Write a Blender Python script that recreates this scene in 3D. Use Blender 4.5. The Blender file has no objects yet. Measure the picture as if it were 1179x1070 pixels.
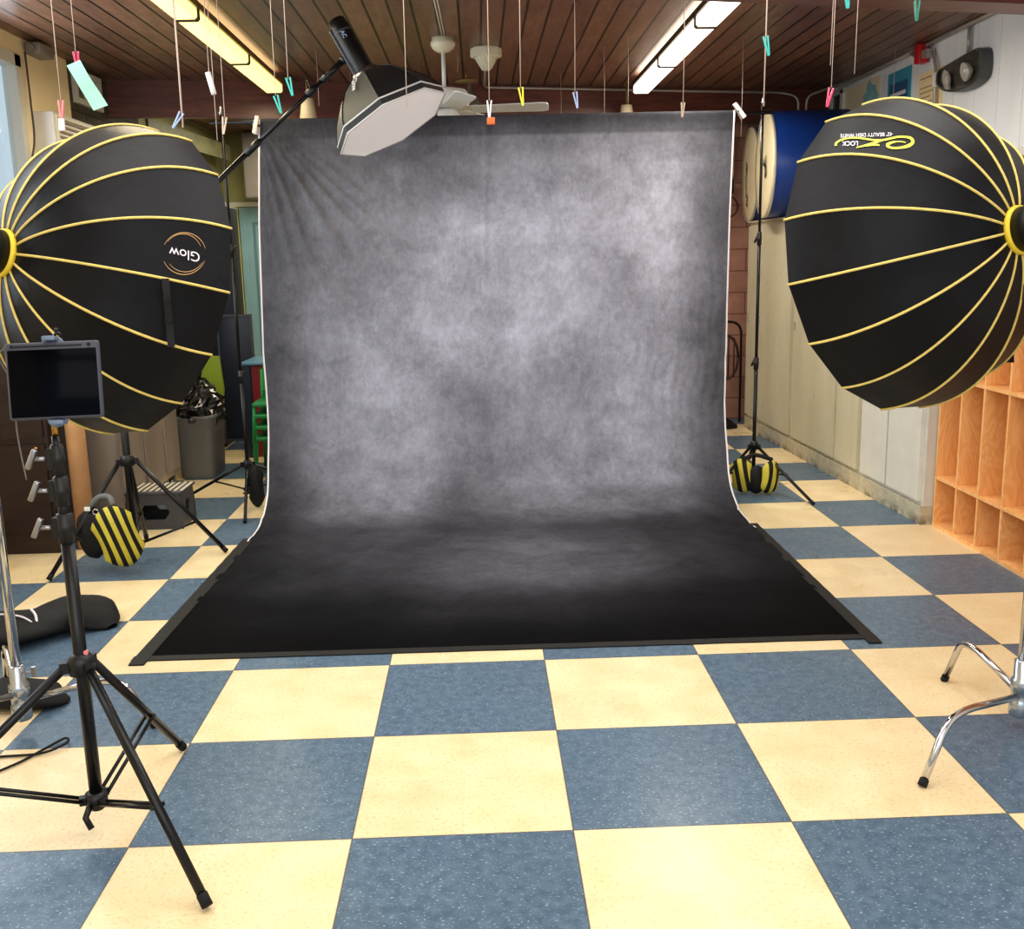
import bpy, bmesh, math, random
import numpy as np
from mathutils import Vector, Matrix
random.seed(7)
PI = math.pi
scene = bpy.context.scene
COL = scene.collection
V = Vector

# ------------------------------------------------------------------ materials
def s2l(c):
    return tuple(((v/255.0)/12.92 if v/255.0 <= 0.04045 else ((v/255.0+0.055)/1.055)**2.4) for v in c)

def mat(name, rgb, rough=0.5, metal=0.0, noise=0.0, nscale=8.0, bump=0.0, emit=0.0, spec=0.5, coat=0.0, stretch=None):
    """procedural principled material; rgb in sRGB 0..255, noise = value variation"""
    m = bpy.data.materials.new(name); m.use_nodes = True
    nt = m.node_tree; b = nt.nodes['Principled BSDF']
    col = s2l(rgb) + (1,)
    b.inputs['Base Color'].default_value = col
    b.inputs['Roughness'].default_value = rough
    b.inputs['Metallic'].default_value = metal
    b.inputs['Specular IOR Level'].default_value = spec
    b.inputs['Coat Weight'].default_value = coat
    tc = nt.nodes.new('ShaderNodeTexCoord')
    mp = nt.nodes.new('ShaderNodeMapping')
    nt.links.new(tc.outputs['Object'], mp.inputs['Vector'])
    if stretch: mp.inputs['Scale'].default_value = stretch
    n = nt.nodes.new('ShaderNodeTexNoise'); n.inputs['Scale'].default_value = nscale; n.inputs['Detail'].default_value = 5
    nt.links.new(mp.outputs['Vector'], n.inputs['Vector'])
    if noise > 0:
        r = nt.nodes.new('ShaderNodeMapRange')
        r.inputs['From Min'].default_value = 0.3; r.inputs['From Max'].default_value = 0.7
        r.inputs['To Min'].default_value = 1-noise; r.inputs['To Max'].default_value = 1+noise
        nt.links.new(n.outputs['Fac'], r.inputs['Value'])
        mx = nt.nodes.new('ShaderNodeVectorMath'); mx.operation = 'SCALE'
        mx.inputs[0].default_value = col[:3]
        nt.links.new(r.outputs['Result'], mx.inputs['Scale'])
        nt.links.new(mx.outputs['Vector'], b.inputs['Base Color'])
    if bump > 0:
        bp = nt.nodes.new('ShaderNodeBump'); bp.inputs['Strength'].default_value = bump; bp.inputs['Distance'].default_value = 0.01
        nt.links.new(n.outputs['Fac'], bp.inputs['Height']); nt.links.new(bp.outputs['Normal'], b.inputs['Normal'])
    if emit > 0:
        b.inputs['Emission Color'].default_value = col; b.inputs['Emission Strength'].default_value = emit
    return m

class NB:
    """small node-graph builder"""
    def __init__(s, name, rough=0.5, spec=0.5):
        s.m = bpy.data.materials.new(name); s.m.use_nodes = True
        s.nt = s.m.node_tree; s.b = s.nt.nodes['Principled BSDF']
        s.b.inputs['Roughness'].default_value = rough; s.b.inputs['Specular IOR Level'].default_value = spec
        s.tc = s.nt.nodes.new('ShaderNodeTexCoord')
    def put(s, sock, v):
        if isinstance(v, bpy.types.NodeSocket): s.nt.links.new(v, sock)
        elif v is not None: sock.default_value = v
    def math(s, op, a, b=None, c=None, clamp=False):
        n = s.nt.nodes.new('ShaderNodeMath'); n.operation = op; n.use_clamp = clamp
        s.put(n.inputs[0], a)
        if b is not None: s.put(n.inputs[1], b)
        if c is not None: s.put(n.inputs[2], c)
        return n.outputs[0]
    def xyz(s, v):
        n = s.nt.nodes.new('ShaderNodeSeparateXYZ'); s.put(n.inputs[0], v); return n.outputs
    def mapping(s, v, scale=(1,1,1), rot=(0,0,0)):
        n = s.nt.nodes.new('ShaderNodeMapping'); s.put(n.inputs['Vector'], v)
        n.inputs['Scale'].default_value = scale; n.inputs['Rotation'].default_value = rot; return n.outputs[0]
    def noise(s, v, scale, detail=4, rough=0.5, dist=0.0):
        n = s.nt.nodes.new('ShaderNodeTexNoise'); s.put(n.inputs['Vector'], v)
        n.inputs['Scale'].default_value = scale; n.inputs['Detail'].default_value = detail
        n.inputs['Roughness'].default_value = rough; n.inputs['Distortion'].default_value = dist
        return n.outputs['Fac']
    def rng(s, v, a, b, c, d):
        n = s.nt.nodes.new('ShaderNodeMapRange'); s.put(n.inputs['Value'], v)
        for k, x in zip(('From Min','From Max','To Min','To Max'), (a,b,c,d)): s.put(n.inputs[k], x)
        return n.outputs['Result']
    def mix(s, f, a, b, mode='MIX'):
        n = s.nt.nodes.new('ShaderNodeMix'); n.data_type = 'RGBA'; n.blend_type = mode
        s.put(n.inputs['Factor'], f)
        s.put(n.inputs['A'] if False else n.inputs[6], a if isinstance(a, bpy.types.NodeSocket) else tuple(a)+(1,))
        s.put(n.inputs[7], b if isinstance(b, bpy.types.NodeSocket) else tuple(b)+(1,))
        return n.outputs[2]
    def scale(s, col, f):
        n = s.nt.nodes.new('ShaderNodeVectorMath'); n.operation = 'SCALE'
        s.put(n.inputs[0], col if isinstance(col, bpy.types.NodeSocket) else tuple(col)); s.put(n.inputs['Scale'], f); return n.outputs[0]
    def bump(s, h, strength=0.3, dist=0.01):
        n = s.nt.nodes.new('ShaderNodeBump'); n.inputs['Strength'].default_value = strength; n.inputs['Distance'].default_value = dist
        s.put(n.inputs['Height'], h); s.nt.links.new(n.outputs['Normal'], s.b.inputs['Normal'])
    def col(s, c): s.put(s.b.inputs['Base Color'], c)

# ------------------------------------------------------------------ mesh builder
def frame(d):
    d = V(d).normalized()
    a = V((0,0,1)) if abs(d.z) < 0.9 else V((1,0,0))
    u = d.cross(a).normalized(); w = u.cross(d).normalized()
    return u, w

class MB:
    def __init__(s): s.v = []; s.f = []; s.sm = []; s.mi = []; s.cur = 0
    def add(s, vs, fs, smooth=False):
        o = len(s.v); s.v += [tuple(p) for p in vs]
        for f in fs:
            s.f.append(tuple(i+o for i in f)); s.sm.append(smooth); s.mi.append(s.cur)
        return s
    def box(s, c, size, rot=None):
        hx, hy, hz = [t/2 for t in size]; c = V(c)
        vs = [V((x,y,z)) for x in (-hx,hx) for y in (-hy,hy) for z in (-hz,hz)]
        if rot is not None: vs = [rot @ p for p in vs]
        return s.add([c+p for p in vs], [(0,1,3,2),(4,6,7,5),(0,4,5,1),(2,3,7,6),(0,2,6,4),(1,5,7,3)])
    def bb(s, x0,x1,y0,y1,z0,z1): return s.box(((x0+x1)/2,(y0+y1)/2,(z0+z1)/2),(x1-x0,y1-y0,z1-z0))
    def rbox(s, c, size, r=0.01, rot=None, seg=3):
        """box with rounded vertical... all edges via bmesh bevel"""
        bm = bmesh.new(); bmesh.ops.create_cube(bm, size=1.0)
        for v in bm.verts: v.co = V((v.co.x*size[0], v.co.y*size[1], v.co.z*size[2]))
        bmesh.ops.bevel(bm, geom=list(bm.edges), offset=min(r, min(size)*0.49), segments=seg, profile=0.5, affect='EDGES')
        bm.verts.index_update(); c = V(c)
        vs = [c+((rot @ v.co) if rot is not None else v.co) for v in bm.verts]
        s.add(vs, [tuple(v.index for v in f.verts) for f in bm.faces], True); bm.free(); return s
    def tube(s, pts, r, n=12, cap=True, smooth=True):
        pts = [V(p) for p in pts]; m = len(pts)
        rs = r if isinstance(r, (list,tuple)) else [r]*m
        d0 = (pts[1]-pts[0]).normalized(); u, w = frame(d0); vs = []
        prev = d0
        for i, p in enumerate(pts):
            if i == 0: d = d0
            elif i == m-1: d = (pts[i]-pts[i-1]).normalized()
            else: d = ((pts[i]-pts[i-1]).normalized()+(pts[i+1]-pts[i]).normalized()).normalized()
            q = prev.rotation_difference(d); u = q @ u; w = q @ w; prev = d
            for k in range(n):
                t = 2*PI*k/n; vs.append(p+(u*math.cos(t)+w*math.sin(t))*rs[i])
        fs = [(i*n+k, i*n+(k+1)%n, (i+1)*n+(k+1)%n, (i+1)*n+k) for i in range(m-1) for k in range(n)]
        s.add(vs, fs, smooth)
        if cap:
            o = len(s.v)-len(vs)
            for e in (0, m-1):
                s.f.append(tuple(o+e*n+k for k in (range(n) if e else reversed(range(n))))); s.sm.append(False); s.mi.append(s.cur)
        return s
    def lathe(s, prof, c=(0,0,0), axis=(0,0,1), n=24, smooth=True, sx=1.0):
        """prof = [(r, h)...] revolved about axis"""
        a = V(axis).normalized(); u, w = frame(a); c = V(c); vs = []
        for r, h in prof:
            for k in range(n):
                t = 2*PI*k/n; vs.append(c+a*h+(u*math.cos(t)*sx+w*math.sin(t))*max(r,1e-5))
        fs = [(i*n+k, i*n+(k+1)%n, (i+1)*n+(k+1)%n, (i+1)*n+k) for i in range(len(prof)-1) for k in range(n)]
        return s.add(vs, fs, smooth)
    def cyl(s, a, b, r, n=20): return s.tube([a,b], r, n)
    def sphere(s, c, r, n=16, sc=(1,1,1), rot=None):
        vs = []; m = n//2
        for i in range(m+1):
            ph = PI*i/m
            for k in range(n):
                t = 2*PI*k/n; p = V((r*math.sin(ph)*math.cos(t)*sc[0], r*math.sin(ph)*math.sin(t)*sc[1], r*math.cos(ph)*sc[2]))
                vs.append(V(c)+(rot @ p if rot is not None else p))
        fs = [(i*n+k, i*n+(k+1)%n, (i+1)*n+(k+1)%n, (i+1)*n+k) for i in range(m) for k in range(n)]
        return s.add(vs, fs, True)
    def prism(s, poly, d):
        """poly: list of 3D points in a plane, extruded by vector d"""
        n = len(poly); d = V(d); vs = [V(p) for p in poly]+[V(p)+d for p in poly]
        fs = [tuple(reversed(range(n))), tuple(range(n,2*n))]+[(i,(i+1)%n,(i+1)%n+n,i+n) for i in range(n)]
        return s.add(vs, fs)
    def ringplate(s, outer, inner, d):
        n = len(outer); d = V(d)
        vs = [V(p) for p in outer]+[V(p) for p in inner]; vs += [p+d for p in vs[:2*n]]
        fs = []
        for i in range(n):
            j = (i+1)%n
            fs += [(i,j,n+j,n+i),(2*n+i,3*n+i,3*n+j,2*n+j),(i,2*n+i,2*n+j,j),(n+i,n+j,3*n+j,3*n+i)]
        return s.add(vs, fs)
    def sheet(s, grid, smooth=True):
        m = len(grid); n = len(grid[0]); vs = [p for row in grid for p in row]
        return s.add(vs, [(i*n+j,i*n+j+1,(i+1)*n+j+1,(i+1)*n+j) for i in range(m-1) for j in range(n-1)], smooth)
    def build(s, name, m, parent=None, fixn=True):
        me = bpy.data.meshes.new(name); me.from_pydata(s.v, [], s.f)
        for mm in (m if isinstance(m,(list,tuple)) else [m]): me.materials.append(mm)
        for p, sm, mi in zip(me.polygons, s.sm, s.mi): p.use_smooth = sm; p.material_index = mi
        me.update()
        if fixn:
            bm = bmesh.new(); bm.from_mesh(me); bmesh.ops.recalc_face_normals(bm, faces=bm.faces); bm.to_mesh(me); bm.free()
        o = bpy.data.objects.new(name, me); COL.objects.link(o)
        if parent is not None:
            o.parent = parent
            L = world_of(parent)
            o.matrix_parent_inverse = L.inverted()
        return o

def world_of(o):
    M = o.matrix_basis.copy()
    if o.parent is not None: M = world_of(o.parent) @ o.matrix_parent_inverse @ M
    return M

def tag(o, label=None, cat=None, group=None, kind=None):
    if label: o['label'] = label
    if cat: o['category'] = cat
    if group: o['group'] = group
    if kind: o['kind'] = kind
    return o
def thing(name, loc, label, cat, group=None):
    o = bpy.data.objects.new(name, None); COL.objects.link(o); o.location = loc; o.empty_display_size = 0.05
    return tag(o, label, cat, group)
def struct(name, mb, m, parent=None):
    o = mb.build(name, m, parent)
    if parent is None: o['kind'] = 'structure'
    return o
def arc(c, r, a0, a1, u, w, n=8):
    c, u, w = V(c), V(u), V(w)
    return [c+(u*math.cos(a0+(a1-a0)*i/n)+w*math.sin(a0+(a1-a0)*i/n))*r for i in range(n+1)]
def bend(pts, r=0.05, n=6):
    """polyline with rounded corners"""
    pts = [V(p) for p in pts]; out = [pts[0]]
    for i in range(1, len(pts)-1):
        a, b, c = pts[i-1], pts[i], pts[i+1]
        d1 = (a-b); d2 = (c-b); l = min(r, d1.length*0.45, d2.length*0.45)
        p, q = b+d1.normalized()*l, b+d2.normalized()*l
        for k in range(n+1):
            t = k/n; out.append(p*(1-t)**2+b*2*t*(1-t)+q*t*t)
    out.append(pts[-1]); return out
def text_mesh(body, size=1.0, ext=0.0, bold=0.0):
    """flat text as (verts2d, faces); x right, y up, centred"""
    cu = bpy.data.curves.new('lettering', 'FONT'); cu.body = body; cu.size = size; cu.align_x = 'CENTER'; cu.align_y = 'CENTER'; cu.offset = bold
    o = bpy.data.objects.new('lettering', cu); COL.objects.link(o)
    dg = bpy.context.evaluated_depsgraph_get(); me = bpy.data.meshes.new_from_object(o.evaluated_get(dg))
    bm = bmesh.new(); bm.from_mesh(me)
    bmesh.ops.triangulate(bm, faces=bm.faces)
    bm.verts.index_update()
    vs = [(v.co.x, v.co.y) for v in bm.verts]; fs = [tuple(v.index for v in f.verts) for f in bm.faces]
    bm.free(); bpy.data.objects.remove(o); bpy.data.curves.remove(cu); bpy.data.meshes.remove(me)
    return vs, fs
def ribbon2d(pts, w):
    """flat stroke in 2D, width w (number or list)"""
    n = len(pts); ws = w if isinstance(w,(list,tuple)) else [w]*n; vs = []
    for i in range(n):
        a = pts[max(i-1,0)]; b = pts[min(i+1,n-1)]; dx, dy = b[0]-a[0], b[1]-a[1]; l = math.hypot(dx,dy) or 1
        nx, ny = -dy/l*ws[i]/2, dx/l*ws[i]/2
        vs += [(pts[i][0]+nx, pts[i][1]+ny), (pts[i][0]-nx, pts[i][1]-ny)]
    return vs, [(2*i,2*i+1,2*i+3,2*i+2) for i in range(n-1)]
def smooth2d(pts, k=6):
    out = []; P = [pts[0]]+list(pts)+[pts[-1]]
    for i in range(1, len(P)-2):
        p0,p1,p2,p3 = P[i-1],P[i],P[i+1],P[i+2]
        for j in range(k):
            t = j/k; out.append(tuple(0.5*((2*p1[a])+(-p0[a]+p2[a])*t+(2*p0[a]-5*p1[a]+4*p2[a]-p3[a])*t*t+(-p0[a]+3*p1[a]-3*p2[a]+p3[a])*t**3) for a in range(len(p1))))
    out.append(pts[-1]); return out

# ------------------------------------------------------------------ material library
M = {}
M['black_metal'] = mat('black powder coated metal', (14,14,16), 0.32, 0.3, spec=0.6)
M['black_plastic'] = mat('black plastic', (16,16,19), 0.42)
M['grey_plastic'] = mat('grey plastic', (74,76,82), 0.45)
M['chrome'] = mat('polished chrome', (205,205,208), 0.12, 1.0, noise=0.05, nscale=30)
M['dull_chrome'] = mat('brushed steel', (165,165,168), 0.28, 1.0, noise=0.08, nscale=40)
M['rubber'] = mat('black rubber', (18,18,18), 0.8)
M['yellow_pipe'] = mat('yellow webbing', (228,205,120), 0.6, noise=0.1, nscale=60)
M['ring_yellow'] = mat('yellow ring', (236,208,60), 0.5)
M['tape'] = mat('black gaffer tape', (28,26,24), 0.7, noise=0.25, nscale=30, bump=0.1)
M['white_paint'] = mat('white gloss paint', (226,224,216), 0.35, noise=0.03, nscale=4)
M['cream_plastic'] = mat('cream plastic', (226,220,196), 0.4)
M['white_plastic'] = mat('white plastic', (232,232,230), 0.4)
M['string'] = mat('beige string', (205,185,170), 0.8)
M['conduit'] = mat('painted steel conduit', (178,172,168), 0.35, 0.4, noise=0.08, nscale=10)
M['red'] = mat('red enamel', (196,34,44), 0.4)
M['steel_brown'] = mat('worn stainless steel', (176,164,152), 0.36, 0.55, noise=0.25, nscale=3, stretch=(1,1,0.2))
M['dark_wood'] = mat('dark brown veneer', (40,24,20), 0.35, noise=0.3, nscale=6, stretch=(1,1,6))
M['cardboard'] = mat('brown kraft paper', (196,150,104), 0.8, noise=0.08, nscale=12)
M['bag_cloth'] = mat('black nylon cloth', (5,5,6), 0.75, bump=0.6, nscale=9, noise=0.3)
M['trash_bag'] = mat('shiny black bin liner', (20,20,20), 0.18, bump=0.4, nscale=14, spec=0.8)
M['bin_grey'] = mat('grey bin plastic', (112,112,112), 0.5, noise=0.08, nscale=5)
M['screen'] = mat('tablet glass', (5,6,14), 0.12, noise=0.5, nscale=3, spec=0.05)
M['brass'] = mat('brass', (190,150,80), 0.3, 1.0)
M['drum_blue'] = mat('blue drum wrap', (22,62,142), 0.3, noise=0.12, nscale=4)
M['drum_head'] = mat('cream drum skin', (232,220,184), 0.55, noise=0.06, nscale=5)
M['ink'] = mat('black ink', (30,28,28), 0.6)
M['ink_grey'] = mat('grey ink', (110,105,100), 0.7)
M['white_print'] = mat('white print', (228,222,226), 0.5)
M['gold_print'] = mat('gold print', (190,150,100), 0.45)
M['lime_print'] = mat('lime yellow print', (228,232,70), 0.5)
M['teal'] = mat('turquoise plastic', (70,190,180), 0.4)
M['pink'] = mat('pink plastic', (238,78,120), 0.4)
M['light_pink'] = mat('pale pink plastic', (245,150,150), 0.4)
M['yellow'] = mat('yellow plastic', (240,220,60), 0.4)
M['pale_blue_plastic'] = mat('pale blue plastic', (170,190,225), 0.4)
M['mint_paper'] = mat('mint paper', (170,222,204), 0.7, noise=0.05, nscale=30)
M['orange'] = mat('orange plastic', (225,105,40), 0.4)
M['wood_pin'] = mat('pale wood', (225,205,185), 0.7)
M['green_chair'] = mat('green plastic', (26,128,62), 0.4)
M['red_panel'] = mat('red laminate', (128,20,26), 0.4, noise=0.1)
M['blue_top'] = mat('blue laminate', (104,150,176), 0.3, noise=0.05)
M['navy'] = mat('navy laminate', (28,38,58), 0.4, noise=0.2, nscale=5)
M['lime'] = mat('lime green plastic', (140,160,40), 0.5)
M['pale_blue_paint'] = mat('pale blue paint', (140,178,192), 0.45, noise=0.05)
M['grey_panel'] = mat('warm grey panel', (150,142,136), 0.5, noise=0.05)
M['olive_wall'] = mat('olive yellow paint', (168,164,112), 0.7, noise=0.15, nscale=2)
M['cream_wall'] = mat('cream paint', (252,234,196), 0.7, noise=0.05, nscale=2)
M['tan_board'] = mat('tan pinboard', (190,142,100), 0.8, noise=0.1, nscale=40)
M['lens_left'] = mat('glowing yellow diffuser', (255,236,150), 0.4, emit=1.0)
M['lens_left'].node_tree.nodes['Principled BSDF'].inputs['Emission Strength'].default_value = 1.7
M['tube_glow'] = mat('glowing white tube', (255,250,235), 0.4, emit=9.0)
M['lens_right'] = mat('glowing white diffuser', (255,246,222), 0.4, emit=3.2)
M['fixture_dark'] = mat('dark fixture metal', (60,50,44), 0.4, 0.3)
M['fixture_brass'] = mat('dull fixture metal', (150,130,80), 0.4, 0.4)
M['diffusion'] = mat('white diffusion fabric', (250,248,250), 0.8, noise=0.04, nscale=20, bump=0.1)
M['diffusion'].node_tree.nodes['Principled BSDF'].inputs['Emission Color'].default_value=(1,1,1,1); M['diffusion'].node_tree.nodes['Principled BSDF'].inputs['Emission Strength'].default_value=.16  # faint glow added to brighten the fabric, though the flashes are off
M['silver_edge'] = mat('pale grey edging', (205,205,205), 0.6)
M['grey_fabric'] = mat('reflective grey fabric', (84,82,76), 0.5, noise=0.06)
M['stripe_yellow'] = mat('yellow nylon', (198,186,62), 0.6, bump=0.2, nscale=20, noise=0.08)

def softbox_mat():
    n = NB('black softbox nylon', 0.45, 0.22)
    o = n.tc.outputs['Object']
    a = n.noise(n.mapping(o, (1,1,1)), 9, 6, 0.6, 0.4)
    n.col(n.mix(n.rng(a, .3,.7,0,1), s2l((9,10,14)), s2l((15,16,21))))
    n.put(n.b.inputs['Sheen Weight'], 0.03); n.put(n.b.inputs['Sheen Roughness'], 0.5)
    n.bump(n.math('ADD', n.noise(o, 14, 3), n.math('MULTIPLY', n.noise(o, 400, 2), .05)), 0.25, 0.01)
    return n.m
M['softbox'] = softbox_mat()

def floor_mat():
    T = 0.61
    n = NB('chequered vinyl tile', 0.3, 0.35)
    o = n.tc.outputs['Object']; x, y, z = n.xyz(o)
    fx, fy = n.math('FLOOR', n.math('DIVIDE', x, T)), n.math('FLOOR', n.math('DIVIDE', y, T))
    par = n.math('MODULO', n.math('ADD', n.math('ADD', fx, fy), 1000.0), 2.0)      # 0 blue, 1 cream
    par = n.math('GREATER_THAN', par, 0.5)
    def edge(c, t):
        d = n.math('ABSOLUTE', n.math('SUBTRACT', n.math('FRACT', n.math('DIVIDE', c, t)), 0.5))
        return n.math('MULTIPLY', n.math('SUBTRACT', 0.5, d), t)
    eb = n.math('MINIMUM', edge(x, T), edge(y, T)); es = n.math('MINIMUM', edge(x, T/2), edge(y, T/2))
    # per-tile tone
    wn = n.nt.nodes.new('ShaderNodeTexWhiteNoise'); wn.noise_dimensions = '2D'
    cb = n.nt.nodes.new('ShaderNodeCombineXYZ')
    n.put(cb.inputs[0], n.math('FLOOR', n.math('DIVIDE', x, T/2))); n.put(cb.inputs[1], n.math('FLOOR', n.math('DIVIDE', y, T/2)))
    n.put(wn.inputs['Vector'], cb.outputs[0])
    tone = n.rng(wn.outputs['Value'], 0, 1, 0.95, 1.04)
    cream = n.mix(n.rng(n.noise(o, 6, 5), .3,.7,0,1), s2l((232,209,164)), s2l((242,224,184)))
    cream = n.mix(n.rng(n.noise(o, 90, 2), .55,.72,0,.5), cream, s2l((196,170,122)))
    blue = n.mix(n.rng(n.noise(o, 30, 5), .35,.65,0,1), s2l((80,102,122)), s2l((99,121,140)))
    sp = n.noise(n.mapping(o, (1,1.6,1), (0,0,.5)), 95, 2, .5)
    blue = n.mix(n.rng(sp, .62,.69,0,.7), blue, s2l((178,195,205)))
    sp2 = n.noise(n.mapping(o, (1.5,1,1), (0,0,1.1)), 120, 2, .5)
    blue = n.mix(n.rng(sp2, .62,.7,0,.5), blue, s2l((50,70,96)))
    c = n.scale(n.mix(par, blue, cream), tone)
    c = n.mix(n.math('MULTIPLY', n.math('LESS_THAN', es, 0.0010), 0.12), c, s2l((120,105,80)))
    c = n.mix(n.math('MULTIPLY', n.math('LESS_THAN', eb, 0.0022), 0.7), c, s2l((62,60,56)))
    n.col(c)
    n.put(n.b.inputs['Roughness'], n.rng(n.noise(o, 3, 5), .3,.7, .24,.42))
    n.bump(n.math('ADD', n.noise(o, 2.2, 3), n.math('MULTIPLY', n.math('GREATER_THAN', es, .0015), .2)), 0.10, 0.01)
    return n.m

def ceiling_mat():
    n = NB('stained ceiling boards', 0.36, 0.4)
    o = n.tc.outputs['Object']; x, y, z = n.xyz(o); W = 0.133
    u = n.math('DIVIDE', x, W); idx = n.math('FLOOR', u)
    d = n.math('MULTIPLY', n.math('SUBTRACT', 0.5, n.math('ABSOLUTE', n.math('SUBTRACT', n.math('FRACT', u), 0.5))), W)
    wn = n.nt.nodes.new('ShaderNodeTexWhiteNoise'); wn.noise_dimensions = '1D'; n.put(wn.inputs['W'], idx)
    g = n.noise(n.mapping(o, (6, 1.2, 1)), 3.0, 8, .7, .6)
    g2 = n.noise(n.mapping(o, (30, 1.0, 1)), 2.0, 4, .6)
    g3 = n.noise(n.mapping(o, (3, 14, 1)), 2.0, 6, .7, 1.0)
    c = n.mix(n.rng(g, .3,.7,0,1), s2l((104,76,62)), s2l((146,108,88)))
    c = n.mix(n.rng(g3, .58,.72,0,.6), c, s2l((78,54,45)))
    c = n.mix(n.rng(g2, .45,.75,0,.35), c, s2l((76,54,46)))
    c = n.scale(c, n.rng(wn.outputs['Value'], 0,1,.8,1.2))
    gr = n.math('LESS_THAN', d, 0.0075)
    c = n.mix(gr, c, s2l((12,8,8)))
    n.col(c)
    n.bump(n.math('SUBTRACT', n.math('MULTIPLY', g, .3), gr), 0.5, 0.006)
    return n.m

def beam_mat(c1=(74,34,28), c2=(122,66,50), nm='stained beam timber'):
    n = NB(nm, 0.35); o = n.tc.outputs['Object']
    g = n.noise(n.mapping(o, (.8, 8, 14)), 2.0, 7, .65, .8)
    n.col(n.mix(n.rng(g, .3,.7,0,1), s2l(c1), s2l(c2))); n.bump(g, .15, .005); return n.m

def block_mat(c1, c2, mortar, nm, bw=0.40, bh=0.20):
    n = NB(nm, 0.75); o = n.tc.outputs['Object']; x, y, z = n.xyz(o)
    h = n.math('ADD', x, y)
    row = n.math('FLOOR', n.math('DIVIDE', z, bh))
    hx = n.math('ADD', n.math('DIVIDE', h, bw), n.math('MULTIPLY', n.math('MODULO', row, 2.0), .5))
    def e(v, t): return n.math('MULTIPLY', n.math('SUBTRACT', .5, n.math('ABSOLUTE', n.math('SUBTRACT', n.math('FRACT', v), .5))), t)
    d = n.math('MINIMUM', e(hx, bw), e(n.math('DIVIDE', z, bh), bh))
    c = n.mix(n.rng(n.noise(o, 9, 6), .3,.7,0,1), s2l(c1), s2l(c2))
    j = n.math('LESS_THAN', d, .005)
    n.col(n.mix(j, c, s2l(mortar))); n.bump(n.math('SUBTRACT', n.math('MULTIPLY', n.noise(o, 60, 3), .3), j), .5, .006); return n.m

def wallboard_mat():
    n = NB('white painted boarding', 0.55); o = n.tc.outputs['Object']; x, y, z = n.xyz(o)
    u = n.math('DIVIDE', y, .30)
    d = n.math('MULTIPLY', n.math('SUBTRACT', .5, n.math('ABSOLUTE', n.math('SUBTRACT', n.math('FRACT', u), .5))), .30)
    j = n.math('LESS_THAN', d, .003)
    c = n.mix(n.rng(n.noise(n.mapping(o, (1,1,.3)), 5, 5), .3,.7,0,1), s2l((232,234,240)), s2l((243,245,249)))
    n.col(n.mix(n.math('MULTIPLY', j, .5), c, s2l((170,172,178)))); n.bump(n.math('SUBTRACT', 0, j), .3, .004); return n.m

def cabinet_mat():
    n = NB('aged cream cabinet paint', 0.45); o = n.tc.outputs['Object']; x, y, z = n.xyz(o)
    c = n.mix(n.rng(n.noise(n.mapping(o, (1,1,.35)), 4, 6), .3,.7,0,1), s2l((196,190,164)), s2l((212,207,184)))
    c = n.mix(n.rng(n.noise(o, 30, 4), .64,.72,0,.4), c, s2l((150,142,118)))
    n.col(c); n.bump(n.noise(o, 20, 4), .05, .005); return n.m

def kick_mat():
    n = NB('scuffed plinth paint', 0.6); o = n.tc.outputs['Object']; x, y, z = n.xyz(o)
    c = n.mix(n.rng(n.noise(n.mapping(o, (1,2,3)), 7, 7, .7), .35,.65,0,1), s2l((200,194,172)), s2l((176,168,144)))
    grime = n.math('MULTIPLY', n.rng(z, 0.0, .06, 1, 0), n.rng(n.noise(o, 9, 6, .7), .45,.6,0,1), clamp=True)
    n.col(n.mix(grime, c, s2l((96,80,60)))); return n.m

def ply_mat():
    n = NB('honey plywood', 0.4); o = n.tc.outputs['Object']
    g = n.noise(n.mapping(o, (2,2,.7)), 4, 3, .5, 1.5)
    w = n.math('SINE', n.math('MULTIPLY', g, 40.0))
    c = n.mix(n.rng(w, -1,1,0,1), s2l((238,178,112)), s2l((246,194,132)))
    n.col(c); return n.m
M['floor'] = floor_mat(); M['ceiling'] = ceiling_mat(); M['beam'] = beam_mat()
M['block_pink'] = block_mat((168,122,104),(186,140,120),(126,86,74),'painted pink blockwork')
M['block_dark'] = block_mat((70,64,54),(92,84,70),(44,38,32),'dark stone blockwork', .4, .07)
M['wallboard'] = wallboard_mat(); M['cabinet'] = cabinet_mat(); M['kick'] = kick_mat(); M['ply'] = ply_mat()
def glass_mat(nm, tint=(235,242,245), alpha=.12):
    n = NB(nm, 0.05); n.b.inputs['Base Color'].default_value = s2l(tint)+(1,)
    n.b.inputs['Transmission Weight'].default_value = 1.0; n.b.inputs['IOR'].default_value = 1.02+alpha; return n.m
M['glass'] = glass_mat('window glass'); M['lens'] = glass_mat('clear moulded lens', (236,236,232), .10)

# ------------------------------------------------------------------ camera
F_PX = 1165.76
cam_d = bpy.data.cameras.new('camera'); cam = bpy.data.objects.new('camera', cam_d); COL.objects.link(cam)
yaw, pitch, roll = 0.029256, 0.199879, -0.022703
fw = V((math.sin(yaw)*math.cos(pitch), math.cos(yaw)*math.cos(pitch), -math.sin(pitch)))
rt0 = V((math.cos(yaw), -math.sin(yaw), 0)); up0 = rt0.cross(fw)
rt = rt0*math.cos(roll)+up0*math.sin(roll); up = -rt0*math.sin(roll)+up0*math.cos(roll)
CAM = V((0.99877,-2.54041,1.55299))
mw = Matrix((rt, up, -fw)).transposed().to_4x4(); mw.translation = CAM
cam.matrix_world = mw
cam_d.sensor_width = 36; cam_d.sensor_fit = 'HORIZONTAL'; cam_d.lens = F_PX/1179*36; cam_d.clip_end = 100
scene.camera = cam

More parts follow.
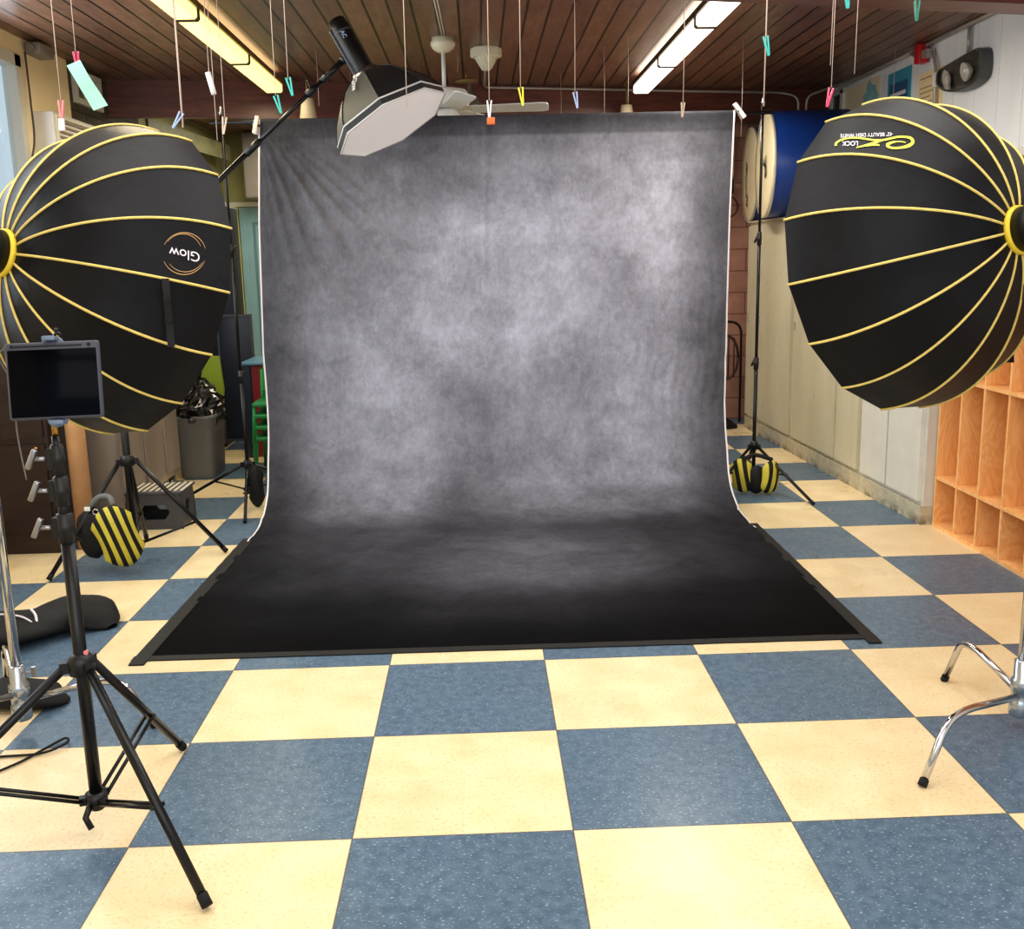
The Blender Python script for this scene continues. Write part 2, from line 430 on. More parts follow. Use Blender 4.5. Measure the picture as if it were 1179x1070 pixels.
# ------------------------------------------------------------------ room
CH = 2.98
XL, XR = -1.82, 4.22
YB = -4.2; YF = 9.4
struct('floor', MB().bb(XL-0.1, XR+0.1, YB, YF+0.1, -0.1, 0), M['floor'])
struct('ceiling', MB().bb(XL-0.1, XR+0.1, YB, YF+0.1, CH, CH+0.1), M['ceiling'])
# left wall around the window
WY0, WY1, WZ0, WZ1 = 0.6, 4.22, 1.05, 2.86
lw = MB(); lw.bb(XL-.1, XL, YB, WY0, 0, CH).bb(XL-.1, XL, WY1, 5.02, 0, CH).bb(XL-.1, XL, WY0, WY1, 0, WZ0).bb(XL-.1, XL, WY0, WY1, WZ1, CH)
struct('wall_left', lw, M['cream_wall'])
lw2 = MB(); lw2.bb(XL-.1, XL, 5.02, 6.5, 0, 2.71).bb(XL-.1, XL, 5.02, 5.08, 2.71, CH).bb(XL-.1, XL, 5.6, 6.5, 2.71, CH).bb(XL-.1,XL,5.08,5.6,2.95,CH)
struct('wall_left_rear', lw2, M['block_dark'])
struct('wall_left_far', MB().bb(XL-.1, XL, 6.5, YF, 0, CH), M['olive_wall'])
struct('wall_right', MB().bb(XR, XR+.1, YB, YF, 0, CH), M['wallboard'])
bw = MB().bb(0.9, XR, 7.08, 7.18, 0, CH)
struct('wall_back', bw, M['block_pink'])
struct('wall_far', MB().bb(XL, XR, YF-.1, YF, 0, CH), M['olive_wall'])
# beams, slightly out of square with the tiles
def slab(x0, y0, x1, y1, th, z0, z1):
    d = V((x1-x0, y1-y0, 0)).normalized(); nrm = V((-d.y, d.x, 0))*th
    return MB().prism([(x0,y0,z0),(x1,y1,z0),(x1,y1,z1),(x0,y0,z1)], nrm)
struct('trim_1', slab(XL, 5.78, XR, 6.92, .05, 2.70, CH), M['beam'])
struct('trim_2', slab(XL+.001, 1.38, XR, 2.74, .2, 2.71, CH), M['beam'])
struct('baseboard_left', MB().bb(XL, XL+.015, YB, YF-.1, 0, .1), M['dark_wood'])
# window on the left
w = struct('window_1', MB().bb(XL-.07, XL+.02, WY0, WY0+.06, WZ0, WZ1).bb(XL-.07, XL+.02, WY1-.08, WY1, WZ0, WZ1).bb(XL-.07, XL+.02, WY0, WY1, WZ1-.07, WZ1).bb(XL-.07, XL+.04, WY0, WY1, WZ0, WZ0+.05).bb(XL-.06, XL, 2.35, 2.40, WZ0, WZ1), M['white_paint'])
MB().bb(XL-.045, XL-.04, WY0+.05, WY1-.05, WZ0+.04, WZ1-.06).build('window_glass', M['glass'], w)
cur = MB()
rows = [[V((XL-.012+.006*math.sin(j*1.3), 3.55+.57*j/40, z)) for j in range(41)] for z in (WZ0+.06, WZ1-.08)]
w2 = struct('window_2', MB().ringplate([(XL-.02,5.08,2.71),(XL-.02,5.6,2.71),(XL-.02,5.6,2.95),(XL-.02,5.08,2.95)],[(XL-.02,5.12,2.75),(XL-.02,5.56,2.75),(XL-.02,5.56,2.91),(XL-.02,5.12,2.91)],(.05,0,0)), M['white_paint'])
MB().bb(XL-.01, XL, 5.12, 5.56, 2.75, 2.91).build('window_glass', mat('dusty vent glass', (120,116,96), .3, noise=.2), w2)
MB().bb(XL, XL+.015, 5.30, 5.325, 2.75, 2.91).build('window_bar', M['white_paint'], w2)
# transom window at the far right corner
w3 = struct('window_3', MB().bb(XR-.03, XR, 6.55, 6.62, 2.55, 2.93).bb(XR-.03, XR, 6.55, 6.90, 2.90, 2.94).bb(XR-.03,XR,6.84,6.9,2.55,2.93), M['white_paint'])
MB().bb(XR-.01, XR, 6.62, 6.84, 2.55, 2.9).build('window_glass', mat('dark window glass', (58,60,62), .2), w3)

# ------------------------------------------------------------------ conduits
def conduit(name, pts, r, label, m=None, r2=.08):
    o = MB().tube(bend(pts, r2), r, 10).build(name, m or M['conduit']); return tag(o, label, 'conduit')
def beam_y(x): return 5.78+(x-XL)*(6.92-5.78)/(XR-XL)
x0 = 1.10
conduit('ceiling_conduit', [(x0,4.90,2.955),(x0,beam_y(x0)-.03,2.955),(3.72,beam_y(3.72)-.03,2.945),(3.86,6.72,2.90),(3.86,6.72,2.74)], .0105, 'grey steel conduit running along the far beam from the cream detector')
conduit('wall_conduit', [(3.93,6.72,2.74),(3.93,6.72,2.90),(4.10,6.5,2.945),(4.195,6.0,2.955),(4.195,5.25,2.955)], .0105, 'grey conduit bending up from red box to the right wall top')
o = conduit('wall_conduit', [(4.19,5.1,2.93),(4.19,4.82,2.93),(4.19,4.72,2.80),(4.19,4.72,2.2)], .012, 'conduit curving down right wall beside the emergency light')
conduit('wall_conduit', [(4.19,5.15,2.95),(4.19,4.7,2.965),(4.19,3.6,2.965)], .014, 'thick conduit along right wall top above the emergency light')
conduit('wall_conduit', [(4.195,4.27,2.96),(4.195,4.27,2.775)], .012, 'short vertical conduit entering top of the emergency light')
rb = MB().rbox((3.895,6.73,2.71),(.14,.07,.07),.008).build('junction_box', M['red']); tag(rb,'small red junction box where two conduits meet by the corner','junction box')
rb = thing('fire_alarm_box', (4.16,4.93,2.85), 'red box at the top of the right wall above the posters', 'alarm box')
MB().rbox((4.172,4.93,2.91),(.07,.09,.13),.006).build('casing', M['red'], rb)
MB().bb(4.15,4.215,4.80,4.88,2.87,2.92).build('bracket', M['conduit'], rb)
cl = MB().rbox((-1.77,4.45,2.93),(.1,.22,.07),.006).cyl((-1.77,4.30,2.93),(-1.77,4.34,2.93),.02).build('junction_box', M['grey_panel']); tag(cl,'grey metal junction box above cream wall beside left window','junction box')
cable = MB().tube(smooth2d([(XL+.02,4.30,2.9),(XL+.03,4.28,2.6),(XL+.05,4.22,2.35),(XL+.06,4.05,2.1),(XL+.05,3.9,1.6)]), .006, 6).build('power_cable', M['grey_plastic']); tag(cable,'thin grey cable hanging down beside the left window','cable')

# air conditioner
ac = thing('air_conditioner', (XL,4.75,2.2), 'white louvred window air conditioner on the left wall', 'air conditioner')
ax1 = XL+.13
MB().rbox(((XL+ax1)/2,4.76,2.34),(.13,.82,.42),.008).build('casing', M['white_plastic'], ac)
lv = MB()
for k in range(11): lv.box((ax1+.006, 4.70, 2.17+.033*k), (.012,.56,.012))
lv.build('louvre_grille', mat('brown louvre slats', (150,120,95), .5), ac)  # slats in one even brown
fr = MB(); fr.ringplate([(ax1,4.38,2.15),(ax1,5.15,2.15),(ax1,5.15,2.53),(ax1,4.38,2.53)],[(ax1,4.41,2.165),(ax1,4.99,2.165),(ax1,4.99,2.515),(ax1,4.41,2.515)],(.012,0,0)).build('front_frame', M['cream_plastic'], ac)
lv = MB()
for k in range(9): lv.box((ax1+.014, 5.07, 2.20+.035*k), (.008,.11,.016))
lv.build('side_vent', M['grey_plastic'], ac)

# ------------------------------------------------------------------ cabinets on the right
CS = -0.03   # front plane slope dx/dy
def cx(y): return 3.50+CS*(y-3.06)
CH2 = 1.82
units = [(3.03, 3.93, [3.505]), (3.93, 5.31, [4.36]), (5.31, 6.55, [6.20])]
labs = ['white painted storage cabinet nearest the wooden cubbies', 'tall cream storage cabinet between its two neighbours along right wall', 'farthest tall cream storage cabinet with the blue drums on top']
for (y0,y1,sp),lb in zip(units, labs):
    c = thing('storage_cabinet', (3.8,(y0+y1)/2,0), lb, 'cabinet', 'storage cabinets along the right wall')
    b = MB(); b.prism([(cx(y0)+.02,y0+.003,.11),(cx(y1)+.02,y1-.003,.11),(4.15,y1-.003,.11),(4.15,y0+.003,.11)],(0,0,CH2-.11))
    b.build('carcass', M['cabinet'] if y0>3.1 else mat('grey white cabinet paint',(206,205,196),.45,noise=.05), c)
    k = MB(); k.prism([(cx(y0)+.005,y0+.003,0),(cx(y1)+.005,y1-.003,0),(4.15,y1-.003,0),(4.15,y0+.003,0)],(0,0,.11)); k.build('plinth', M['kick'], c)
    ys = [y0+.025]+sp+[y1-.02]
    for a, bb_ in zip(ys[:-1], ys[1:]):
        a2 = a+.011; b2 = bb_-.011
        d = MB().prism([(cx(a2)-.003,a2,.135),(cx(b2)-.003,b2,.135),(cx(b2)+.0195,b2,.135),(cx(a2)+.0195,a2,.135)],(0,0,CH2-.165))
        dm = M['cabinet'] if y0 > 3.1 else mat('white cabinet door paint',(214,213,204),.4,noise=.04)
        do = d.build('door', dm, c)
        MB().box((cx(b2-.05)-.007, b2-.05, 1.0),(.012,.012,.06)).build('handle', M['conduit'], do)
    MB().prism([(cx(y0)-.004,y0+.003,CH2),(cx(y1)-.004,y1-.003,CH2),(4.15,y1-.003,CH2),(4.15,y0+.003,CH2)],(0,0,.012)).build('top_panel', M['cabinet'], c)
# side panel nearest the cubbies
# cubby unit
cu = thing('cubby_shelf', (3.75,1.9,0), 'honey coloured plywood cubby lockers along the right wall', 'cubby shelf')
cx0, cx1 = 3.57, 3.93; ys = [3.012, 2.76, 2.52, 2.275, 2.03, 1.785, 1.54, 1.295, 1.05, .80, .56]
zt = 1.22
MB().bb(cx1-.01, cx1, ys[-1]-.009, ys[0]+.009, 0.0, zt).build('back_panel', M['ply'], cu)
for z, nm in ((.0125,'base_panel'),(.285,'shelf'),(.86,'shelf'),(zt-.009,'top_panel')):
    MB().bb(cx0, cx1-.0105, ys[-1]-.009, ys[0]+.009, z-.0095 if z>.02 else 0, z+.0095 if z>.02 else .02).build(nm, M['ply'], cu)
for i, y in enumerate(ys):
    nm = 'side_panel' if i in (0, len(ys)-1) else 'divider'
    d = MB()
    for za, zb in ((.0205,.2750),(.2950,.8500),(.8700,1.2010)):
        d.bb(cx0+.002, cx1-.0105, y-.0085, y+.0085, za, zb)
    d.build(nm, M['ply'], cu)
for a, b_ in zip(ys[:-1], ys[1:]):
    ym = (a+b_)/2
    MB().tube([(cx1-.012,ym,.80),(cx1-.04,ym,.80),(cx1-.055,ym,.79),(cx1-.05,ym,.815)], .004, 6).build('coat_hook', M['black_metal'], cu)
# pinboard with white trim above the cubbies
pb = thing('pinboard', (XR,2.8,1.3), 'tan pinboard under a white rail on the right wall', 'pinboard')
MB().bb(XR-.02, XR, .2, 4.9, 1.25, 2.08).build('board', M['tan_board'], pb)
MB().bb(XR-.035, XR, .2, 4.9, 2.081, 2.13).build('rail', M['white_paint'], pb)

# posters on the right wall
def poster(y0, y1, z0, z1, m, label):
    p = thing('poster', (XR-.004,(y0+y1)/2,z0), label, 'poster', None)
    MB().bb(XR-.006, XR-.002, y0, y1, z0, z1).build('paper', m, p); return p
px = XR-.0075
def flat(parent, name, polys, m, x=None):
    b = MB()
    for p in polys: b.add([V((x or px, q[0], q[1])) for q in p], [tuple(range(len(p)))])
    return b.build(name, m, parent, fixn=False)
def ell(cy, cz, a, b_, n=16, wob=0): return [(cy+a*math.cos(2*PI*i/n)*(1+wob*math.sin(i*2.3)), cz+b_*math.sin(2*PI*i/n)*(1+wob*math.cos(i*1.7))) for i in range(n)]
m_cream = mat('cream poster paper',(238,228,196),.6,noise=.03); m_blue = mat('teal poster paper',(74,160,190),.6,noise=.06); m_lb = mat('pale aqua print',(150,205,214),.6,noise=.15,nscale=20); m_db = mat('deep blue print',(40,90,135),.6); m_y = mat('pale yellow print',(240,222,140),.6,noise=.06)
p1 = poster(5.78,6.55,2.38,2.92,m_cream,'cream poster with a pale aqua watercolour picture, farthest of the three')
flat(p1,'picture',[ell(5.97,2.76,.15,.13,18,.25), ell(6.10,2.56,.07,.08,14,.2)],m_lb)
flat(p1,'picture',[ell(5.90,2.50,.10,.09,14,.2), ell(6.06,2.70,.05,.06,12,.2)],m_y,px-.0005)
flat(p1,'text_lines',[[(6.47,z),(6.24+.03*(k%3),z),(6.24+.03*(k%3),z+.009),(6.47,z+.009)] for k,z in enumerate([2.46+.034*i for i in range(7)])],M['ink_grey'])
p2 = poster(5.19,5.62,2.36,2.885,m_blue,'teal and deep blue poster with white writing between two cream ones')
wave = [(5.58,2.79)]+[(5.58-.34*i/24, 2.80+.012*math.sin(i*1.6)) for i in range(25)]+[(5.24,2.36),(5.58,2.36)]
flat(p2,'blue_panel',[wave],m_db)
flat(p2,'heading',[[(5.56,2.70),(5.27,2.70),(5.27,2.728),(5.56,2.728)]],M['white_print'],px-.0006)
flat(p2,'text_lines',[[(5.56,z),(5.32+.03*(k%2),z),(5.32+.03*(k%2),z+.011),(5.56,z+.011)] for k,z in enumerate([2.40+.036*i for i in range(8)])],M['white_print'],px-.0006)
p3 = poster(4.66,5.05,2.34,2.785,mat('peach poster paper',(244,222,174),.6,noise=.03),'peach poster with an aqua blot, nearest the emergency light')
flat(p3,'picture',[ell(4.86,2.45,.09,.07,16,.2)],m_lb)
flat(p3,'text_lines',[[(5.02,z),(4.78+.03*(k%3),z),(4.78+.03*(k%3),z+.006),(5.02,z+.006)] for k,z in enumerate([2.545+.034*i for i in range(5)]+[2.745])],M['ink_grey'])

# emergency light
em = thing('emergency_light', (XR,4.3,2.62), 'twin headed emergency light with clear lens on right wall', 'emergency light')
outl = smooth2d([(3.985,2.735),(3.975,2.66),(4.00,2.595),(4.12,2.562),(4.30,2.560),(4.46,2.585),(4.575,2.635),(4.585,2.70),(4.56,2.735),(4.40,2.755),(4.20,2.772),(4.03,2.778),(3.985,2.735)],3)[:-1]
def inset(k, x): return [V((x, 4.28+(p[0]-4.28)*k, 2.665+(p[1]-2.665)*k)) for p in outl]
hg = mat('dark grey housing',(78,78,78),.45)
MB().prism(inset(1.0,XR-.001),(-.022,0,0)).build('back_plate', hg, em)
nO = len(outl)
MB().ringplate(inset(1.0,XR-.0235),inset(.90,XR-.0235),(-.05,0,0)).build('frame', hg, em)
MB().prism(inset(.89,XR-.024),(-.006,0,0)).build('reflector', mat('mottled grey reflector',(120,116,110),.3,.6,noise=.5,nscale=18), em)  # dark grey plate with uneven tone
for yy, zz in ((4.16,2.675),(4.40,2.67)):
    hd = MB(); hd.lathe([(.012,0),(.03,.01),(.048,.03),(.053,.05),(.050,.052),(.02,.02),(.0,.018)], (XR-.034,yy,zz), (-1,.15,-.25), 20); hd.sphere((XR-.075,yy,zz-.005),.016,12); hd.build('lamp_head', mat('lamp reflector',(240,238,232),.2,.3), em)
ls = MB(); g = [[p for p in inset(k,x)]+[inset(k,x)[0]] for k,x in ((.895,XR-.074),(.82,XR-.115),(.60,XR-.135),(.25,XR-.142),(.01,XR-.143))]
ls.sheet(g); ls.build('lens_cover', M['lens'], em)
MB().rbox((XR-.05,4.63,2.69),(.07,.06,.09),.012).build('side_lamp', M['white_plastic'], em)

# ------------------------------------------------------------------ drums on the far cabinet
def drum(cxx, cy, r, label, strokes, ang):
    d = thing('bass_drum', (cxx,cy,CH2+.012), label, 'drum', 'blue bass drums on the cabinet')
    cz = CH2+.012+r+.004; ax = V((math.cos(ang), math.sin(ang), 0)); c = V((cxx,cy,cz))
    MB().lathe([(r-.01,.018),(r-.004,.0),(r,.01),(r,.62),(r-.01,.62),(0,.62)], c, ax, 48).build('shell', M['drum_blue'], d)
    MB().lathe([(0,-.004),(r*.6,-.004),(r-.018,-.002),(r-.006,.004)], c, ax, 48).build('drum_head', M['drum_head'], d)
    MB().lathe([(r-.010,-.006),(r+.004,-.008),(r+.004,.02),(r-.004,.02)], c, ax, 48).build('hoop', mat('cream hoop',(230,222,200),.4), d)
    u = V((math.sin(ang), -math.cos(ang), 0)); zz = V((0,0,1))
    b = MB()
    for st in strokes:
        vs, fs = ribbon2d(smooth2d(st, 4), .055); b.add([c-ax*.012+u*p[0]*r+zz*p[1]*r for p in vs], fs)
    b.build('lettering', M['ink'], d, fixn=False); return d
scrib = [[(-.30+.03*math.sin(i*2.1), .25-.055*i+.035*math.cos(i*2.6)) for i in range(14)], [(-.36,.3),(-.2,.15),(-.34,.08)], [(-.2,-.42),(-.05,-.5),(-.22,-.6),(-.02,-.66)]]
zst = [[(.05,.12),(.28,-.2),(.2,-.22)], [(.28,.16),(.3,-.02),(.34,-.22)], [(.0,.02),(.16,.0),(.3,-.06)]]
drum(3.30, 5.74, .405, 'nearer blue bass drum with cream head, right of the stand pole', zst, -.10)
drum(3.41, 6.60, .395, 'farther blue bass drum with cursive writing down its cream head', scrib, -.10)

# ------------------------------------------------------------------ backdrop
def bx0(z, y): return float(np.interp(z,[.02,.3,1.0,1.8,2.42],[-.355,-.375,-.392,-.36,-.312]) if z > .02 else np.interp(y,[1.4,3.2],[-.385,-.352]))
def bx1(z, y): return float(np.interp(z,[.02,.3,1.0,1.8,2.42],[2.56,2.585,2.605,2.61,2.622]) if z > .02 else 2.553)
prof = [(4.068,2.405),(4.066,2.428),(4.045,2.433),(4.032,2.42),(4.035,2.3),(4.05,1.8),(4.06,1.2),(4.05,.8),(4.0,.52),(3.90,.32),(3.77,.15),(3.60,.055),(3.42,.014),(3.2,.003),(2.6,.0025),(1.9,.0025),(1.38,.0025)]
prof = smooth2d(prof, 12)
L = [0]
for a, b in zip(prof[:-1], prof[1:]): L.append(L[-1]+math.hypot(b[0]-a[0], b[1]-a[1]))
tot = L[-1]; NV, NU = 260, 220
def profat(s):
    t = s*tot
    for i in range(len(L)-1):
        if L[i+1] >= t or i == len(L)-2:
            f = (t-L[i])/max(L[i+1]-L[i],1e-9); p = V((prof[i][0]*(1-f)+prof[i+1][0]*f, prof[i][1]*(1-f)+prof[i+1][1]*f))
            d = V((prof[i+1][0]-prof[i][0], prof[i+1][1]-prof[i][1])).normalized(); return p, d
# painted tone of the cloth (the backdrop's own mottled pattern): rows by cloth position
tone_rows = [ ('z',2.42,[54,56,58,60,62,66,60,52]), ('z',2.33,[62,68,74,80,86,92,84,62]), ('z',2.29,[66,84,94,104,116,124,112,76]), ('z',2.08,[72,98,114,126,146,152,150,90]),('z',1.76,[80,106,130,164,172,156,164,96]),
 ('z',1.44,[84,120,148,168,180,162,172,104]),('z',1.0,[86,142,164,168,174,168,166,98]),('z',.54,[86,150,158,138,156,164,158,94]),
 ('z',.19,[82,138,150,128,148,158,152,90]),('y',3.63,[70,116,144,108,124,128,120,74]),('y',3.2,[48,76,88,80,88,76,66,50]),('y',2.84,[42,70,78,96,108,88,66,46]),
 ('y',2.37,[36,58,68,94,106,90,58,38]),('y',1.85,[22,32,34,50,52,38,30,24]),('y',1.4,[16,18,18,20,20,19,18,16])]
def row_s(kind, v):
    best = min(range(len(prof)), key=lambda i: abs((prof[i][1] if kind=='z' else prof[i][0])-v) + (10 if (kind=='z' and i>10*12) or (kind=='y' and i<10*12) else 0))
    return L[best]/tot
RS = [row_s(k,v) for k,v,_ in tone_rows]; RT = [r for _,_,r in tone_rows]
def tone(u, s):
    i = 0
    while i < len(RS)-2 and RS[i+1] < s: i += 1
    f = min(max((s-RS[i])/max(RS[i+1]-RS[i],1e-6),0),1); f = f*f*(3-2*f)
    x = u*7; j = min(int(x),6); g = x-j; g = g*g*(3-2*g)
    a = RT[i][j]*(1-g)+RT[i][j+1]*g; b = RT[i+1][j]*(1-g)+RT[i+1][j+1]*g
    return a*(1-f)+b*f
grid = []; tones = []
for i in range(NV+1):
    s = i/NV; p, d = profat(s); nrm = V((0, -d[1]*-1, 0))  # placeholder
    nY, nZ = d[1], -d[0]       # normal of profile in (y,z)
    if nZ < 0 or (abs(nZ) < .2 and nY > 0): pass
    row = []
    for j in range(NU+1):
        u = j/NU; z = p[1]; xl_, xr_ = bx0(z,p[0]), bx1(z,p[0]); x = xl_+(xr_-xl_)*u; hang = min(max((z-.10)/.5,0),1)
        # radiating creases from the clamped top-left corner
        dx, dz = (u*3.0)+.05, (2.45-z)+.02; ang = math.atan2(dz, dx); rad = math.hypot(dx, dz)
        k = math.exp(-((rad-.6)/.6)**2)*(1 if z<2.33 else .3)
        w_ = .026*k*math.exp(-((ang-.85)/.42)**2)*(.5+.5*math.sin(ang*46+2*math.sin(ang*9)+.6*math.sin(rad*5)))**2*min(rad/.3,1)*(1 if ang>.25 else ang/.25)
        # long vertical folds toward the right edge and small ones all over
        kr = max(0, (u-.72)/.28)*min(max((1.9-z)/.8,0),1)
        w_ += .008*kr*math.sin(u*140+1.5*math.sin(z*4))
        w_ += .005*max(0,(u-.45)/.55)*math.sin(u*150+3*math.sin(z*5+u*8)+2*math.sin(z*13+u*20))*hang*min(max((1.6-z)/.5,0),1)
        w_ += .003*math.sin(u*61+2*math.sin(z*3+u*5))*hang*min(max((2.3-z)/.6,0),1)
        w_ += .014*math.exp(-((u-.475)/.006)**2)*hang*(1 if z>1.6 else max(0,(z-1.2)/.4))
        ripple = 0
        if hang < 1: ripple = (1-hang)*.0035*(1+math.sin(x*23+4*math.sin(p[0]*9)+3*math.sin(x*3)))*min(max((p[0]-1.6)/.8,0),1)
        ex = 0
        if z < .6: ex = -.0  
        ny, nz = (nY, nZ)
        if ny > 0: ny, nz = -ny, -nz
        if hang <= 0: ny, nz = 0, 1
        xx = x
        row.append(V((xx, p[0]-abs(w_)*hang*1.0 if True else 0, z+ripple)))
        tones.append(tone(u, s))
    grid.append(row)
bd = thing('backdrop', (1.12,4.03,0), 'mottled grey muslin backdrop sweeping from crossbar onto the chequered floor', 'backdrop')
def cloth_mat():
    n = NB('painted muslin', 0.85, 0.08); o = n.tc.outputs['Object']
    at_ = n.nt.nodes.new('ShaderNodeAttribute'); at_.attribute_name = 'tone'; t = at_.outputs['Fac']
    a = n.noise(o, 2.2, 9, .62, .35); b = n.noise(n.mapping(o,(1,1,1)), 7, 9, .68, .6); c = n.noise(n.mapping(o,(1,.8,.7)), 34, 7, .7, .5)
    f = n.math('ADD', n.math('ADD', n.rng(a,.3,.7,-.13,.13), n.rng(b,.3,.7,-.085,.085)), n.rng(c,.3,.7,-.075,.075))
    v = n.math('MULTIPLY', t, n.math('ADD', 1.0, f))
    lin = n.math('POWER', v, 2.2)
    col = n.scale(n.mix(n.rng(t,.2,.6,0,1), (.98,.98,1.14), (.97,.985,1.18)), n.math('MULTIPLY', lin, n.rng(n.xyz(o)[2], 0.2, 2.3, .80, 1.25)))  # colour gain rising with height makes up for light falling off towards the top
    n.col(col)
    cr = n.noise(n.mapping(o,(6,1.2,1.2)), 5, 6, .6, .8); fl = n.noise(n.mapping(o,(1.2,6,1)), 4, 6, .6, .8)
    z = n.xyz(o)[2]; isfl = n.math('LESS_THAN', z, .06)
    h = n.math('ADD', n.math('MULTIPLY', cr, n.math('SUBTRACT', 1, isfl)), n.math('MULTIPLY', fl, isfl))
    n.bump(h, .28, .02); return n.m
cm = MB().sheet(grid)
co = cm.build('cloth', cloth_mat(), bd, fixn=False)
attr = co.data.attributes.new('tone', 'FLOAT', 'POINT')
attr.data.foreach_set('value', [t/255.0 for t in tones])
# pale selvedge edges
for u in (0, NU):
    sg = -1 if u == 0 else 1
    e = MB(); rows_ = [r[u] for r in grid[:int(NV*.66)]]
    e.sheet([[p, p+V((sg*.010,-.002,0))] for p in rows_]); e.build('selvedge', M['white_print'], bd, fixn=False)
# gaffer tape on the floor
def tape(x0,y0,x1,y1,w_,label,z=.0042):
    d = V((x1-x0,y1-y0,0)); L_ = d.length; d.normalize(); nn = V((-d.y,d.x,0))*w_/2
    g = []
    K = 24
    for i in range(K+1):
        c = V((x0,y0,z))+d*L_*i/K; j = .002*math.sin(i*3.1)
        g.append([c-nn+nn.normalized()*j, c+nn+nn.normalized()*j])
    b = MB(); b.sheet(g); b.sheet([[p-V((0,0,z-.0005)) for p in r] for r in g])
    o = b.build('gaffer_tape', M['tape'], fixn=False); return tag(o, label, 'tape')
tape(-.44,1.368,2.592,1.345,.05,'black tape strip holding down the front edge of the backdrop')
tape(-.405,1.30,-.366,3.16,.062,'black tape strip along the left floor edge of backdrop', .0055)
tape(2.562,1.27,2.568,3.16,.055,'black tape strip along the right floor edge of backdrop', .0055)

# ------------------------------------------------------------------ light stands
def tripod(name, x, y, ztop, zhub, zlow, feet, label, cat='light stand', group=None, r=.016, secs=(1.0,), tcross=.6, double=None, collars=(), knob_dir=(-1,0,0), foot_r=.011, top_r=None, m=None, spindle=False):
    m = m or M['black_metal']
    t = thing(name, (x,y,0), label, cat, group)
    zz = [zlow-.03]+list(collars)+[ztop]
    rr = r
    for i, (a, b) in enumerate(zip(zz[:-1], zz[1:])):
        MB().cyl((x,y,a),(x,y,b), rr, 16).build('pole', m, t)
        if i < len(zz)-2:
            cb = MB().lathe([(rr*.9,-.042),(rr+.004,-.040),(rr+.004,-.012),(rr+.0055,-.010),(rr+.0055,.008),(rr+.004,.010),(rr+.004,.036),(rr*.9,.040)], (x,y,b), (0,0,1), 20)
            kd = V(knob_dir).normalized()
            cb.box((x+kd.x*(rr+.006), y+kd.y*(rr+.006), b), (.018,.02,.055))
            co_ = cb.build('collar', M['black_plastic'], t)
            k = MB(); c0 = V((x,y,b))+kd*(rr+.018); c1 = c0+kd*.035
            k.cyl(c0, c1, .0055, 10)
            k.rbox(c1+kd*.004, (.014,.016,.058), .004, Matrix.Rotation(.45,3,V((0,1,0))))
            k.build('locking_knob', M['dull_chrome'] if r > .014 else m, co_)
        rr *= .84
    hub = MB().lathe([(r,-.03),(r+.016,-.026),(r+.018,.012),(r+.006,.03),(r,.032)], (x,y,zhub), (0,0,1), 24)
    lo = MB().lathe([(r,-.02),(r+.012,-.018),(r+.012,.018),(r,.022)], (x,y,zlow), (0,0,1), 20)
    for fx, fy in feet:
        d = V((fx-x,fy-y,0)).normalized()
        hub.box(V((x,y,zhub-.004))+d*(r+.02),(.034,.024,.03), Matrix.Rotation(math.atan2(d.y,d.x),3,'Z'))
        lo.box(V((x,y,zlow))+d*(r+.014),(.026,.022,.022), Matrix.Rotation(math.atan2(d.y,d.x),3,'Z'))
    hub.build('leg_hub', M['black_plastic'], t); lo.build('brace_hub', M['black_plastic'], t)
    for fx, fy in feet:
        d = V((fx-x,fy-y,0)).normalized(); nrm = V((-d.y,d.x,0))
        a = V((x,y,zhub-.006))+d*(r+.028); b = V((fx,fy,foot_r+.001))
        lg = MB().tube([a,b], foot_r, 12).build('leg', m, t)
        e = (b-a).normalized()
        MB().tube([b-e*.03, b+e*.0035], foot_r*1.15, 12).build('rubber_foot', M['rubber'], lg)
        q = a+(b-a)*tcross; p0 = V((x,y,zlow))+d*(r+.018)
        br = MB()
        if double:
            for sg in (-1,1): br.tube([p0+nrm*sg*.012, q+nrm*sg*.012], double, 8)
        else: br.tube([p0, q], foot_r*.6, 8)
        br.cyl(q-nrm*.018, q+nrm*.018, .006, 8)
        br.build('brace', m, t)
    if spindle:
        MB().lathe([(.0,.0),(.008,.0),(.008,.035),(.006,.04),(.008,.045),(.008,.06),(0,.06)], (x,y,ztop), (0,0,1), 12).build('spigot', M['brass'], t)
    return t
# foreground tablet stand
TX, TY = -.108, .09
st = tripod('light_stand', TX, TY, 1.13, .50, .10, [(.29,-.29),(-.01,.56),(-.66,-.06)], 'tall black tripod light stand in left foreground carrying the tablet', r=.0175, collars=(.885,.985,1.07), double=.0055, foot_r=.0125, tcross=.6, spindle=True)
# maker's lettering on the front leg
a, b = V((TX,TY,.494)), V((.29,-.29,.0135)); e = (b-a).normalized(); side = e.cross(V((0,0,1))).normalized(); outn = side.cross(e).normalized()
if outn.dot(CAM-a) < 0: outn = -outn
vs, fs = text_mesh('Manfrotto', .022, bold=.0004)
tl = MB(); c = a+(b-a)*.40+side*.004*0; ud = e; vd = outn.cross(ud).normalized()
view = outn*.93+side*(.3 if side.dot(CAM-a)>0 else -.3); view.normalize(); vd = view.cross(ud).normalized()
tl.add([c+view*.0133+ud*p[0]+vd*p[1] for p in vs], fs)
tl.build('lettering', M['white_print'], st, fixn=False)
tl = MB(); c2 = c+ud*.075+view*.0133; tl.add([c2+ud*x_+vd*y_ for x_,y_ in ((-.008,-.005),(.008,-.005),(.008,.005),(-.008,.005))],[(0,1,2,3)]); tl.build('red_mark', M['red'], st, fixn=False)
MB().box((TX+.012,TY-.005,.535),(.02,.012,.012)).build('red_mark', M['light_pink'], st)
